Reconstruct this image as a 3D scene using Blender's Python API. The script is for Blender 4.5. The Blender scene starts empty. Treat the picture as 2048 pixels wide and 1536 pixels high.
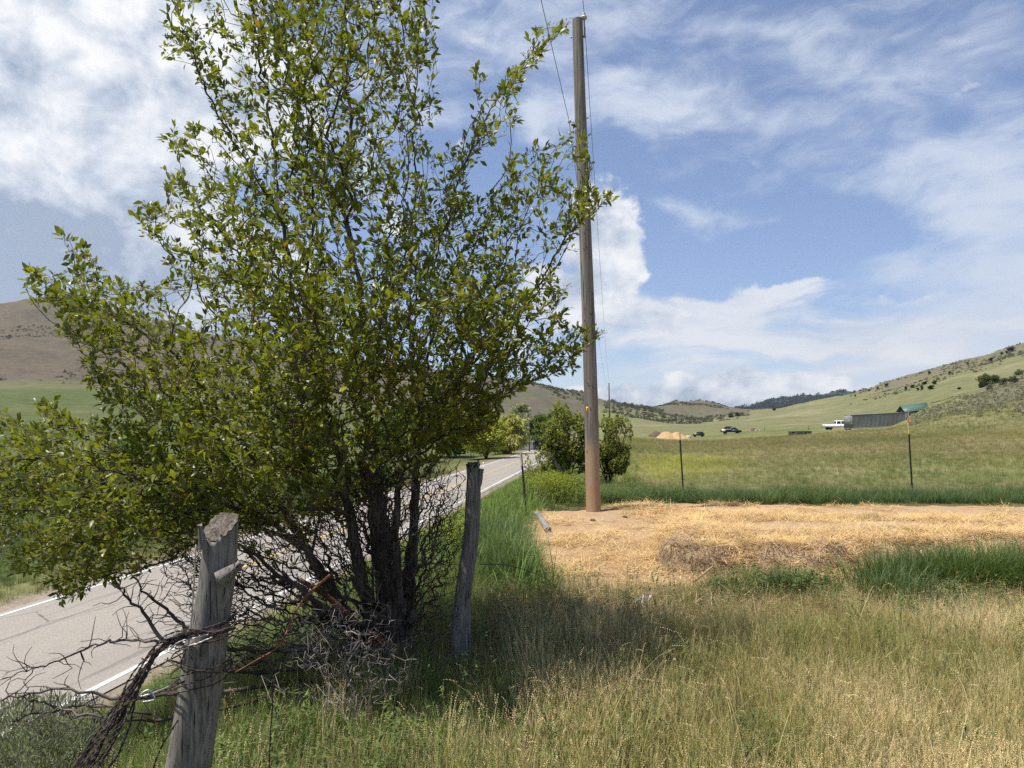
import bpy, math, random
import numpy as np
from mathutils import Vector, Matrix, noise as mnoise
random.seed(7)
RNG = np.random.default_rng(11)
sc = bpy.context.scene
C = sc.collection
PI = math.pi

# ------------------------------------------------------------------ camera
F, CX, HY, EYE = 1420.0, 1024.0, 853.0, 1.6     # focal length, centre column, horizon row (photo pixels), eye height
cam_d = bpy.data.cameras.new('camera')
cam = bpy.data.objects.new('camera', cam_d); C.objects.link(cam)
cam.location = (0, 0, EYE); cam.rotation_euler = (PI / 2, 0, 0)
cam_d.sensor_width = 36; cam_d.lens = 36 * F / 2048
cam_d.shift_y = (HY - 768) / 2048
cam_d.clip_start = 0.05; cam_d.clip_end = 30000
sc.camera = cam

# ------------------------------------------------------------------ sun, sky, exposure
SUN_EL = math.radians(68)
SUN_H = Vector((-0.95, -0.32, 0)).normalized()           # horizontal direction towards the sun
SUN_V = SUN_H * math.cos(SUN_EL) + Vector((0, 0, math.sin(SUN_EL)))
sl = bpy.data.lights.new('sun', 'SUN'); sl.energy = 4.9; sl.angle = math.radians(0.5); sl.color = (1.0, 0.95, 0.87)
so = bpy.data.objects.new('sun', sl); C.objects.link(so)
so.rotation_euler = (-SUN_V).to_track_quat('-Z', 'Y').to_euler(); so.location = (-20, -8, 40)
sc.view_settings.view_transform = 'Standard'; sc.view_settings.look = 'None'
sc.view_settings.exposure = 0.45; sc.view_settings.gamma = 1
sc.render.engine = 'CYCLES'
sc.cycles.use_denoising = False
sc.cycles.max_bounces = 6; sc.cycles.diffuse_bounces = 3; sc.cycles.glossy_bounces = 2
sc.cycles.transmission_bounces = 4; sc.cycles.transparent_max_bounces = 6; sc.cycles.volume_bounces = 0
sc.cycles.use_adaptive_sampling = True; sc.cycles.adaptive_threshold = 0.008; sc.cycles.sample_clamp_indirect = 4.0; sc.cycles.sample_clamp_direct = 12.0

class G:
    """tiny node-tree writer"""
    def __init__(s, nt):
        s.nt = nt; s.L = nt.links
    def n(s, t, **kw):
        x = s.nt.nodes.new(t)
        for k, v in kw.items():
            setattr(x, k, v)
        return x
    def put(s, sock, v):
        if isinstance(v, bpy.types.NodeSocket): s.L.new(v, sock)
        elif v is not None:
            if hasattr(sock.default_value, '__len__') and not hasattr(v, '__len__'): v = [v] * len(sock.default_value)
            if sock.type == 'RGBA' and len(v) == 3: v = (*v, 1)
            sock.default_value = v
    def math(s, op, a, b=None, c=None, clamp=False):
        x = s.n('ShaderNodeMath', operation=op, use_clamp=clamp)
        s.put(x.inputs[0], a); s.put(x.inputs[1], b); s.put(x.inputs[2], c)
        return x.outputs[0]
    def vmath(s, op, a, b=None):
        x = s.n('ShaderNodeVectorMath', operation=op)
        s.put(x.inputs[0], a); s.put(x.inputs[1], b)
        return x.outputs[0]
    def mix(s, f, a, b, blend='MIX'):
        x = s.n('ShaderNodeMix', data_type='RGBA', blend_type=blend)
        s.put(x.inputs[0], f); s.put(x.inputs[6], a); s.put(x.inputs[7], b)
        return x.outputs[2]
    def noise(s, vec, scale, detail=4, rough=0.55, dist=0.0):
        x = s.n('ShaderNodeTexNoise')
        s.put(x.inputs['Vector'], vec); s.put(x.inputs['Scale'], scale); s.put(x.inputs['Detail'], detail)
        s.put(x.inputs['Roughness'], rough); s.put(x.inputs['Distortion'], dist)
        return x.outputs['Fac']
    def ramp(s, f, stops):
        x = s.n('ShaderNodeValToRGB'); e = x.color_ramp.elements
        while len(e) < len(stops): e.new(0.5)
        for k, (p, c) in enumerate(stops):
            e[k].position = p; e[k].color = (*c, 1) if hasattr(c, '__len__') else (c, c, c, 1)
        s.put(x.inputs[0], f)
        return x.outputs[0]
    def mapr(s, f, a, b, c=0.0, d=1.0, smooth=True):
        x = s.n('ShaderNodeMapRange', interpolation_type='SMOOTHSTEP' if smooth else 'LINEAR')
        s.put(x.inputs[0], f); s.put(x.inputs[1], a); s.put(x.inputs[2], b); s.put(x.inputs[3], c); s.put(x.inputs[4], d)
        return x.outputs[0]
    def mapping(s, vec, loc=(0, 0, 0), rot=(0, 0, 0), scale=(1, 1, 1), kind='POINT'):
        x = s.n('ShaderNodeMapping', vector_type=kind)
        s.put(x.inputs[0], vec)
        s.put(x.inputs[1], loc)
        s.put(x.inputs[2], rot); s.put(x.inputs[3], scale)
        return x.outputs[0]

def build_world():
    w = bpy.data.worlds.new('World'); sc.world = w; w.use_nodes = True
    nt = w.node_tree; nt.nodes.clear(); g = G(nt)
    out = g.n('ShaderNodeOutputWorld'); bg = g.n('ShaderNodeBackground')
    sky = g.n('ShaderNodeTexSky', sky_type='NISHITA')
    sky.sun_disc = False; sky.sun_elevation = SUN_EL
    sky.sun_rotation = math.atan2(SUN_H.x, SUN_H.y)
    sky.air_density = 1.15; sky.dust_density = 0.6; sky.ozone_density = 2.4; sky.altitude = 1700
    d = g.n('ShaderNodeTexCoord').outputs['Generated']
    sep = g.n('ShaderNodeSeparateXYZ'); g.put(sep.inputs[0], d)
    az = g.math('ARCTAN2', sep.outputs[0], sep.outputs[1])
    el = g.math('ARCSINE', sep.outputs[2])
    comb = g.n('ShaderNodeCombineXYZ'); g.put(comb.inputs[0], az); g.put(comb.inputs[1], el)
    ae = comb.outputs[0]                                   # azimuth, elevation of the direction looked at
    rg = g.n('ShaderNodeTexNoise'); g.put(rg.inputs['Vector'], ae); g.put(rg.inputs['Scale'], 7.0); g.put(rg.inputs['Detail'], 6); g.put(rg.inputs['Roughness'], 0.6)
    ragged = g.vmath('ADD', ae, g.vmath('MULTIPLY', g.vmath('SUBTRACT', rg.outputs['Color'], (0.5, 0.5, 0.5)), (0.17, 0.11, 0.0)))
    def blob(px, py, rx, ry, rot=0.0):
        u, v = (px - CX) / F, (HY - py) / F
        a = math.atan(u); e = math.atan(v * math.cos(a))
        m = g.mapping(ragged, (a, e, 0), (0, 0, math.radians(rot)), (rx / F * 0.95, ry / F * 0.95, 1), 'TEXTURE')
        t = g.n('ShaderNodeTexGradient', gradient_type='SPHERICAL'); g.put(t.inputs[0], m)
        return t.outputs['Fac']
    def total(bl):
        acc = None
        for (px, py, rx, ry, rot, wt) in bl:
            acc = g.math('MULTIPLY_ADD', blob(px, py, rx, ry, rot), wt, acc if acc is not None else 0.0)
        return acc
    warp = g.n('ShaderNodeTexNoise'); g.put(warp.inputs['Vector'], ae); g.put(warp.inputs['Scale'], 6.0); g.put(warp.inputs['Detail'], 3)
    wv = g.vmath('MULTIPLY', g.vmath('SUBTRACT', warp.outputs['Color'], (0.5, 0.5, 0.5)), (0.10, 0.06, 0.0))
    aw = g.vmath('ADD', ae, wv)
    # heaped clouds
    cu = total([(60, 40, 560, 300, 0, 1.5), (330, 70, 330, 240, 0, .75), (105, 300, 150, 220, 0, .95), (50, 430, 260, 200, 0, 1.0), (300, 395, 150, 150, 0, .9), (60, 545, 620, 210, 0, 2.1), (430, 470, 260, 200, 0, .5),
                (1200, 425, 140, 125, 0, .82), (1150, 530, 160, 150, 0, .7), (1225, 570, 90, 60, 0, .6), (1090, 640, 220, 120, 0, .8), (1300, 640, 190, 50, 0, .55),
                (1550, 788, 250, 80, -2, 1.7), (1240, 792, 190, 56, 0, 1.6), (1400, 803, 160, 30, 0, .7), (1401, 531, 36, 20, 0, .5), (760, 330, 330, 260, 0, .45), (1640, 800, 110, 40, 0, .6)])
    n1 = g.noise(g.mapping(ae, scale=(1, 1.35, 1)), 10.0, 9, 0.56, 0.2)
    cum = g.math('ADD', g.math('MULTIPLY', g.math('SUBTRACT', n1, 0.5), 2.3), cu)
    cmask = g.mapr(cum, 0.34, 0.64)
    n2 = g.noise(g.mapping(ae, loc=(0.02, -0.035, 0.0), scale=(1, 1.35, 1)), 10.0, 6, 0.55, 0.2)
    n3 = g.noise(ae, 24.0, 5, 0.6)
    shade = g.math('ADD', g.math('MULTIPLY', g.math('SUBTRACT', n1, n2), 2.8), g.math('MULTIPLY', n3, 0.5))
    greyer = total([(20, 575, 560, 170, 0, 1.0), (60, 440, 320, 120, 0, .45), (1300, 822, 900, 40, 0, .5), (1050, 560, 200, 120, 0, .25)])
    shade = g.math('SUBTRACT', g.math('ADD', shade, 0.36), greyer, clamp=True)
    ccol = g.ramp(shade, [(0.0, (0.25, 0.31, 0.41)), (0.35, (0.42, 0.47, 0.55)), (0.72, (0.64, 0.66, 0.69)), (1.0, (0.78, 0.775, 0.765))])
    # flat streaked banks low in the sky
    st = total([(1340, 628, 300, 60, 2, 1.15), (1470, 600, 120, 26, 4, .5), (1640, 655, 420, 60, -4, .95), (1590, 584, 130, 26, -4, .8), (1800, 690, 500, 50, 0, .8), (1250, 690, 330, 60, 0, .7), (1500, 745, 900, 40, 0, .45), (1830, 610, 160, 18, -3, .5)])
    ns = g.noise(g.mapping(aw, scale=(1.0, 5.0, 1)), 5.5, 8, 0.58, 0.35)
    smask = g.mapr(g.math('ADD', g.math('MULTIPLY', g.math('SUBTRACT', ns, 0.5), 2.2), st), 0.28, 0.95)
    # thin high veils
    ci = total([(1250, 110, 760, 230, -10, .5), (1330, 200, 260, 60, -14, .5), (1900, 330, 420, 120, -8, .8), (1800, 390, 320, 60, -20, .4), (2020, 600, 420, 230, 26, 1.2), (1410, 418, 150, 40, -12, .75), (1085, 250, 90, 80, 40, .9),
                (1600, 720, 1100, 90, 0, .6), (1950, 40, 600, 200, 10, .45), (300, 250, 600, 320, 0, .9), (1000, 60, 500, 200, 0, .55), (1780, 150, 380, 60, -25, .45), (1500, 790, 1200, 90, 0, .9)])
    n4 = g.noise(g.mapping(aw, rot=(0, 0, 0.30), scale=(1.0, 2.6, 1)), 3.6, 7, 0.56, 0.4)
    n5 = g.noise(g.mapping(aw, rot=(0, 0, -0.45), scale=(1.0, 2.6, 1)), 11.0, 7, 0.62, 0.4)
    cin = g.math('ADD', g.math('MULTIPLY', g.math('SUBTRACT', n4, 0.49), 2.4), g.math('MULTIPLY', g.math('SUBTRACT', n5, 0.5), 1.5))
    cimask = g.math('MULTIPLY', g.mapr(g.math('ADD', cin, ci), 0.14, 1.3), 0.85)
    base = g.mix(0.06, g.mix(1.0, sky.outputs[0], (0.088, 0.092, 0.104), 'MULTIPLY'), (0.46, 0.52, 0.62))
    c0 = g.mix(cimask, base, (0.535, 0.585, 0.665))
    c1 = g.mix(g.math('MULTIPLY', smask, 0.9), c0, g.ramp(ns, [(0.3, (0.50, 0.545, 0.62)), (0.6, (0.70, 0.705, 0.71))]))
    c2 = g.mix(g.math('MULTIPLY', cmask, 0.95), c1, ccol)
    g.put(bg.inputs['Color'], c2); bg.inputs['Strength'].default_value = 1.0
    g.L.new(bg.outputs[0], out.inputs['Surface'])
build_world()

# ------------------------------------------------------------------ helpers
def tag(o, label=None, cat=None, group=None, kind=None):
    if label: o['label'] = label
    if cat: o['category'] = cat
    if group: o['group'] = group
    if kind: o['kind'] = kind
    return o
def empty(name, loc=(0, 0, 0), rz=0.0, **kw):
    o = bpy.data.objects.new(name, None); C.objects.link(o); o.location = loc; o.rotation_euler = (0, 0, rz); o.empty_display_size = 0.2
    return tag(o, **kw)
def link(name, me, mats=None, parent=None, **kw):
    o = bpy.data.objects.new(name, me); C.objects.link(o)
    for m in (mats if isinstance(mats, (list, tuple)) else [mats] if mats else []): me.materials.append(m)
    if parent is not None: o.parent = parent
    return tag(o, **kw)
def np_mesh(name, V, T=None, Q=None, smooth=False, cols=None, mi=None):
    """mesh from numpy vertices, triangles and quads; cols = per-vertex colour"""
    me = bpy.data.meshes.new(name)
    V = np.asarray(V, dtype=np.float32).reshape(-1, 3)
    T = np.zeros((0, 3), np.int32) if T is None else np.asarray(T, np.int32).reshape(-1, 3)
    Q = np.zeros((0, 4), np.int32) if Q is None else np.asarray(Q, np.int32).reshape(-1, 4)
    me.vertices.add(len(V)); me.vertices.foreach_set('co', V.ravel())
    me.loops.add(T.size + Q.size); me.loops.foreach_set('vertex_index', np.concatenate([T.ravel(), Q.ravel()]).astype(np.int32))
    me.polygons.add(len(T) + len(Q))
    st = np.concatenate([np.arange(len(T)) * 3, T.size + np.arange(len(Q)) * 4]).astype(np.int32)
    me.polygons.foreach_set('loop_start', st)
    if mi is not None: me.polygons.foreach_set('material_index', np.asarray(mi, np.int32))
    me.update(calc_edges=True)
    if smooth: me.polygons.foreach_set('use_smooth', np.ones(len(me.polygons), bool))
    if cols is not None:
        a = me.color_attributes.new('col', 'FLOAT_COLOR', 'POINT')
        c = np.ones((len(V), 4), np.float32); c[:, :3] = cols
        a.data.foreach_set('color', c.ravel())
    me.validate(); return me
class MB:
    """collects verts + tris + quads + optional colours"""
    def __init__(s): s.V = []; s.T = []; s.Q = []; s.n = 0; s.c = []; s.mt = []; s.mq = []
    def add(s, V, T=None, Q=None, col=None, mi=0):
        V = np.asarray(V, float).reshape(-1, 3)
        if T is not None and len(T): s.T.append(np.asarray(T).reshape(-1, 3) + s.n); s.mt += [mi] * (np.asarray(T).size // 3)
        if Q is not None and len(Q): s.Q.append(np.asarray(Q).reshape(-1, 4) + s.n); s.mq += [mi] * (np.asarray(Q).size // 4)
        s.V.append(V); s.n += len(V)
        if col is not None: s.c.append(np.broadcast_to(np.asarray(col, float), (len(V), 3)))
        return s
    def box(s, x0, x1, y0, y1, z0, z1, bev=0.0, col=None, mi=0):
        V = [(x, y, z) for x in (x0, x1) for y in (y0, y1) for z in (z0, z1)]
        return s.add(V, Q=[(0, 1, 3, 2), (4, 6, 7, 5), (0, 4, 5, 1), (2, 3, 7, 6), (0, 2, 6, 4), (1, 5, 7, 3)], col=col, mi=mi)
    def tube(s, P, R, k=6, col=None, cap=True, mi=0):
        V, Q, T = tube_arrays(P, R, k, cap)
        return s.add(V, T=T, Q=Q, col=col, mi=mi)
    def prism(s, prof, axis, a, b, col=None, mi=0):
        """extrude a 2D profile (list of (p,q)) along axis from a to b"""
        n = len(prof)
        def pt(p, q, t): return {'x': (t, p, q), 'y': (p, t, q), 'z': (p, q, t)}[axis]
        V = [pt(p, q, a) for p, q in prof] + [pt(p, q, b) for p, q in prof]
        s.add(V, Q=[(i, (i + 1) % n, n + (i + 1) % n, n + i) for i in range(n)], col=col, mi=mi)
        base = s.n - 2 * n
        # fan caps
        T = [(0, i + 1, i) for i in range(1, n - 1)] + [(n, n + i, n + i + 1) for i in range(1, n - 1)]
        s.T.append(np.asarray(T) + base); s.mt += [mi] * len(T)
        return s
    def mesh(s, name, smooth=False):
        V = np.concatenate(s.V); T = np.concatenate(s.T) if s.T else None; Q = np.concatenate(s.Q) if s.Q else None
        return np_mesh(name, V, T, Q, smooth, np.concatenate(s.c) if s.c else None, s.mt + s.mq)
    def build(s, name, mat, parent=None, smooth=False, **kw):
        return link(name, s.mesh(name, smooth), mat, parent, **kw)
def frames(P):
    P = np.asarray(P, float); n = len(P)
    t = np.zeros_like(P); t[1:-1] = P[2:] - P[:-2]; t[0] = P[1] - P[0]; t[-1] = P[-1] - P[-2]
    t /= np.linalg.norm(t, axis=1, keepdims=True) + 1e-12
    up = np.array([0.31, 0.17, 0.93]) if abs(t[0] @ np.array([0.31, 0.17, 0.93])) < 0.9 else np.array([1.0, 0.1, 0])
    A = np.zeros_like(P); a = up - t[0] * (up @ t[0]); a /= np.linalg.norm(a); A[0] = a
    for i in range(1, n):
        a = A[i - 1] - t[i] * (A[i - 1] @ t[i]); a /= np.linalg.norm(a) + 1e-12; A[i] = a
    return t, A, np.cross(t, A)
def tube_arrays(P, R, k=6, cap=True):
    P = np.asarray(P, float); n = len(P); R = np.broadcast_to(np.asarray(R, float), (n,))
    t, A, B = frames(P)
    ang = np.arange(k) * 2 * PI / k
    V = P[:, None] + R[:, None, None] * (np.cos(ang)[None, :, None] * A[:, None] + np.sin(ang)[None, :, None] * B[:, None])
    V = V.reshape(-1, 3)
    i = np.arange(n - 1)[:, None] * k; j = np.arange(k)[None]; j2 = (j + 1) % k
    Q = np.stack([i + j, i + j2, i + k + j2, i + k + j], -1).reshape(-1, 4)
    T = []
    if cap:
        for r in (0, n - 1):
            b = r * k
            T += [(b, b + q, b + q + 1) if r else (b, b + q + 1, b + q) for q in range(1, k - 1)]
    return V, Q, T
def spline(P, m):
    """Catmull-Rom through P, m points per span"""
    P = np.asarray(P, float); Pe = np.vstack([2 * P[0] - P[1], P, 2 * P[-1] - P[-2]]); out = []
    for i in range(1, len(Pe) - 2):
        for k in range(m):
            t = k / m; a, b, c, d = Pe[i - 1], Pe[i], Pe[i + 1], Pe[i + 2]
            out.append(0.5 * (2 * b + (c - a) * t + (2 * a - 5 * b + 4 * c - d) * t * t + (3 * b - a - 3 * c + d) * t ** 3))
    out.append(P[-1]); return np.array(out)
def sstep(a, b, x):
    t = np.clip((np.asarray(x, float) - a) / (b - a), 0, 1); return t * t * (3 - 2 * t)
def P3(px, py, Y):
    """the point at depth Y that stands in the direction of a photo pixel"""
    return np.array([Y * (px - CX) / F, Y, EYE + Y * (HY - py) / F])
def vnoise(x, y, z=0.0):
    return mnoise.noise(Vector((float(x), float(y), float(z))))
def vnoise2(X, Y, seed=0):
    """cheap smooth vectorised value noise, -1..1"""
    X = np.asarray(X, float); Y = np.asarray(Y, float)
    xi = np.floor(X).astype(np.int64); yi = np.floor(Y).astype(np.int64); xf = X - xi; yf = Y - yi
    u = xf * xf * (3 - 2 * xf); v = yf * yf * (3 - 2 * yf)
    def h(a, b):
        n = (a * 374761393 + b * 668265263 + seed * 1442695041) & 0x7fffffff
        n = ((n ^ (n >> 13)) * 1274126177) & 0x7fffffff
        return ((n ^ (n >> 16)) & 0xffff) / 32767.5 - 1
    return (h(xi, yi) * (1 - u) + h(xi + 1, yi) * u) * (1 - v) + (h(xi, yi + 1) * (1 - u) + h(xi + 1, yi + 1) * u) * v
def fbm2(X, Y, seed=0, o=4):
    a = 0; w = 1.0; t = 0
    for k in range(o):
        a = a + w * vnoise2(np.asarray(X) * 2 ** k + 17 * k, np.asarray(Y) * 2 ** k + 5 * k, seed + k); t += w; w *= 0.5
    return a / t
def in_poly(X, Y, poly):
    X = np.asarray(X); Y = np.asarray(Y); r = np.zeros(X.shape, bool); n = len(poly)
    for i in range(n):
        x1, y1 = poly[i]; x2, y2 = poly[(i + 1) % n]
        if y1 == y2: continue
        c = ((y1 > Y) != (y2 > Y)) & (X < (x2 - x1) * (Y - y1) / (y2 - y1) + x1); r ^= c
    return r
def poly_dist(X, Y, poly):
    X = np.asarray(X, float); Y = np.asarray(Y, float); d = np.full(X.shape, 1e9); n = len(poly)
    for i in range(n):
        x1, y1 = poly[i]; x2, y2 = poly[(i + 1) % n]; dx, dy = x2 - x1, y2 - y1
        t = np.clip(((X - x1) * dx + (Y - y1) * dy) / (dx * dx + dy * dy + 1e-9), 0, 1)
        d = np.minimum(d, np.hypot(X - x1 - t * dx, Y - y1 - t * dy))
    return d

# ------------------------------------------------------------------ materials
def mat(name, fn, **kw):
    m = bpy.data.materials.new(name); m.use_nodes = True; nt = m.node_tree; nt.nodes.clear(); g = G(nt)
    out = g.n('ShaderNodeOutputMaterial'); b = g.n('ShaderNodeBsdfPrincipled'); g.L.new(b.outputs[0], out.inputs[0])
    g.bsdf = b; g.out = out; b.inputs['Roughness'].default_value = 0.8; b.inputs['Specular IOR Level'].default_value = 0.3
    fn(g, b)
    return m
def bump(g, b, h, strength=0.5, dist=0.02):
    x = g.n('ShaderNodeBump'); g.put(x.inputs['Height'], h); x.inputs['Strength'].default_value = strength; x.inputs['Distance'].default_value = dist
    g.L.new(x.outputs[0], b.inputs['Normal'])
def obj_co(g): return g.n('ShaderNodeTexCoord').outputs['Object']
def flat(name, col, rough=0.6, var=0.12, scale=6.0, metallic=0.0, bumpy=0.0, spec=0.3):
    def fn(g, b):
        n = g.noise(obj_co(g), scale, 5)
        c = g.mix(g.mapr(n, 0.3, 0.7), [max(0, v * (1 - var)) for v in col], [min(1, v * (1 + var)) for v in col])
        g.put(b.inputs['Base Color'], c); b.inputs['Roughness'].default_value = rough; b.inputs['Metallic'].default_value = metallic
        b.inputs['Specular IOR Level'].default_value = spec
        if bumpy: bump(g, b, n, bumpy, 0.01)
    return mat(name, fn)
def attr(g, name, kind='GEOMETRY'):
    return g.n('ShaderNodeAttribute', attribute_name=name, attribute_type=kind).outputs['Color']

def foliage_mat(name, rough=0.45, trans=0.35, spec=0.4, inst=False, fixed=None, tint=(1.3, 1.35, 0.55)):
    def fn(g, b):
        c = fixed if fixed else attr(g, 'icol' if inst else 'col', 'INSTANCER' if inst else 'GEOMETRY')
        if inst:
            c = g.mix(1.0, c, attr(g, 'col'), 'MULTIPLY')
        g.put(b.inputs['Base Color'], c); b.inputs['Roughness'].default_value = rough; b.inputs['Specular IOR Level'].default_value = spec
        t = g.n('ShaderNodeBsdfTranslucent'); g.put(t.inputs[0], g.mix(1.0, c, tint, 'MULTIPLY'))
        mx = g.n('ShaderNodeMixShader'); mx.inputs[0].default_value = trans
        g.L.new(b.outputs[0], mx.inputs[1]); g.L.new(t.outputs[0], mx.inputs[2]); g.L.new(mx.outputs[0], g.out.inputs[0])
    return mat(name, fn)
def wood_mat(name, dark, light, sx=30.0, sz=1.6, bstr=0.8, rough=0.85, extra=None):
    def fn(g, b):
        co = obj_co(g)
        grain = g.noise(g.mapping(co, scale=(sx, sx, sz)), 1.0, 8, 0.65, 0.6)
        crack = g.noise(g.mapping(co, loc=(3, 1, 0), scale=(sx * 1.6, sx * 1.6, sz * 0.5)), 1.0, 3, 0.5, 0.3)
        big = g.noise(co, 5.0, 4)
        ck = g.mapr(crack, 0.30, 0.37)
        c = g.mix(g.mapr(grain, 0.32, 0.68), dark, light)
        c = g.mix(g.math('MULTIPLY', g.mapr(big, 0.35, 0.7), 0.45), c, [v * 0.62 for v in light])
        c = g.mix(g.math('SUBTRACT', 1.0, ck), c, [v * 0.25 for v in dark])
        if extra: c = extra(g, co, c)
        g.put(b.inputs['Base Color'], c); b.inputs['Roughness'].default_value = rough; b.inputs['Specular IOR Level'].default_value = 0.2
        bump(g, b, g.math('ADD', g.math('MULTIPLY', grain, 0.5), ck), bstr, 0.006)
    return mat(name, fn)
M = {}
M['post'] = wood_mat('weathered_post_wood', (0.095, 0.085, 0.073), (0.30, 0.275, 0.24), 110, 6.0, 1.0)
def cut_fn(g, b):
    co = obj_co(g); n = g.noise(g.mapping(co, scale=(60, 14, 60)), 1.0, 6, 0.6, 1.0)
    g.put(b.inputs['Base Color'], g.mix(g.mapr(n, 0.3, 0.7), (0.085, 0.068, 0.048), (0.25, 0.215, 0.165))); bump(g, b, n, 1.0, 0.02)
M['cut'] = mat('rough_cut_wood', cut_fn)
def pole_extra(g, co, c):
    s = g.n('ShaderNodeSeparateXYZ'); g.put(s.inputs[0], co)
    n = g.noise(g.mapping(co, scale=(9, 9, 1.2)), 1.0, 6, 0.6)
    h = g.math('ADD', s.outputs[2], g.math('MULTIPLY', g.math('SUBTRACT', n, 0.5), 1.6))
    f1 = g.mapr(h, 1.6, 0.9); c = g.mix(g.math('MULTIPLY', f1, 0.85), c, (0.38, 0.29, 0.20))
    st = g.mapr(g.noise(g.mapping(co, scale=(38, 38, 9)), 1.0, 5, 0.7), 0.42, 0.58)
    f2 = g.math('MULTIPLY', g.mapr(h, 1.5, 0.25), st)
    return g.mix(g.math('MULTIPLY', f2, 0.85), c, (0.42, 0.20, 0.08))
M['pole'] = wood_mat('utility_pole_wood', (0.10, 0.088, 0.075), (0.30, 0.265, 0.225), 20, 0.55, 0.7, extra=pole_extra)
M['farpole'] = flat('distant_pole_wood', (0.10, 0.085, 0.07), 0.9)
M['bark'] = wood_mat('shrub_bark', (0.055, 0.043, 0.035), (0.20, 0.165, 0.135), 44, 3.0, 1.0)
def twig_fn(g, b):
    co = obj_co(g); n = g.noise(co, 3.2, 4); n2 = g.noise(co, 60, 3)
    c = g.mix(g.mapr(n, 0.48, 0.68), (0.045, 0.032, 0.026), (0.20, 0.17, 0.145)); c = g.mix(g.math('MULTIPLY', n2, 0.5), c, (0.05, 0.03, 0.022))
    g.put(b.inputs['Base Color'], c); b.inputs['Roughness'].default_value = 0.6
M['twig'] = mat('shrub_twig', twig_fn)
M['deadtwig'] = flat('dead_grey_twig', (0.27, 0.23, 0.20), 0.8, 0.35, 9)
M['redtwig'] = flat('red_brown_stem', (0.20, 0.075, 0.035), 0.6, 0.3, 12)
M['leaf'] = foliage_mat('glossy_leaf', 0.38, 0.40, 0.45)
M['softleaf'] = foliage_mat('soft_leaf', 0.6, 0.35, 0.25)
M['fruit'] = flat('unripe_fruit', (0.20, 0.085, 0.045), 0.5, 0.5, 40)
M['grass'] = foliage_mat('grass_blade', 0.55, 0.34, 0.25, inst=True, tint=(1.15, 1.15, 0.7))
M['straw'] = foliage_mat('straw_stalk', 0.55, 0.12, 0.3, inst=True, tint=(1, 1, 1))
M['rust'] = flat('rusty_wire', (0.072, 0.052, 0.045), 0.65, 0.5, 50, 0.35)
M['galv'] = flat('galvanised_wire', (0.42, 0.41, 0.40), 0.4, 0.3, 30, 0.6)
M['cable'] = flat('aluminium_cable', (0.10, 0.10, 0.105), 0.6)
M['porcelain'] = flat('grey_porcelain', (0.52, 0.55, 0.56), 0.25, 0.08, 5, 0, 0, 0.5)
M['steel'] = flat('galvanised_steel', (0.33, 0.33, 0.33), 0.5, 0.15, 20, 0.5)
M['tgreen'] = flat('dark_green_post_paint', (0.030, 0.040, 0.030), 0.55, 0.35, 25)
M['tyellow'] = flat('pale_yellow_post_paint', (0.62, 0.62, 0.20), 0.6, 0.15, 30)
M['torange'] = flat('orange_post_paint', (0.75, 0.26, 0.05), 0.6, 0.15, 30)
M['tgrey'] = flat('pale_grey_post_paint', (0.34, 0.34, 0.31), 0.6, 0.3, 30)
M['tagyellow'] = flat('yellow_plastic_tag', (0.75, 0.45, 0.02), 0.5)
M['white'] = flat('white_paint', (0.72, 0.72, 0.70), 0.5, 0.06)
M['carwhite'] = flat('white_car_paint', (0.78, 0.78, 0.78), 0.3, 0.02, 2, 0, 0, 0.5)
M['carblue'] = flat('dark_blue_car_paint', (0.018, 0.026, 0.042), 0.35, 0.1, 2, 0, 0, 0.5)
M['carblack'] = flat('black_car_paint', (0.012, 0.012, 0.014), 0.35, 0.1, 2, 0, 0, 0.5)
M['glass'] = flat('dark_window_glass', (0.02, 0.026, 0.03), 0.12, 0.1, 2, 0, 0, 0.6)
M['tyre'] = flat('tyre_rubber', (0.018, 0.018, 0.018), 0.85)
M['rim'] = flat('wheel_rim', (0.10, 0.10, 0.10), 0.4, 0.1, 5, 0.7)
M['lampred'] = flat('red_lamp_lens', (0.35, 0.02, 0.02), 0.3)
M['lampclear'] = flat('clear_lamp_lens', (0.6, 0.6, 0.58), 0.2)
M['containergrey'] = flat('container_grey_paint', (0.22, 0.23, 0.215), 0.55, 0.14, 0.6)
M['marking'] = flat('white_marking_paint', (0.62, 0.62, 0.60), 0.6)
M['roofgreen'] = flat('green_metal_roof', (0.085, 0.155, 0.115), 0.45, 0.06, 0.5)
M['redwood'] = flat('red_brown_siding', (0.11, 0.05, 0.033), 0.8, 0.2, 2)
M['palewall'] = flat('pale_house_siding', (0.56, 0.53, 0.51), 0.8, 0.06, 1)
M['greyroof'] = flat('grey_shingle_roof', (0.30, 0.26, 0.25), 0.9, 0.12, 2)
M['slate'] = flat('dark_plastic_bin', (0.030, 0.036, 0.046), 0.5, 0.1, 1)
M['sandpile'] = flat('tan_sand', (0.46, 0.30, 0.16), 0.95, 0.10, 1.2, 0, 0.4)
M['darkpile'] = flat('brown_soil_heap', (0.115, 0.085, 0.06), 0.95, 0.3, 1.5, 0, 0.5)
M['rock'] = flat('pale_rock', (0.42, 0.38, 0.34), 0.9, 0.25, 1.0)
M['plastic'] = flat('pale_blue_plastic_film', (0.42, 0.50, 0.58), 0.35, 0.2, 12)
M['greypole'] = wood_mat('grey_fallen_pole', (0.13, 0.12, 0.105), (0.36, 0.34, 0.31), 30, 3)

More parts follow.
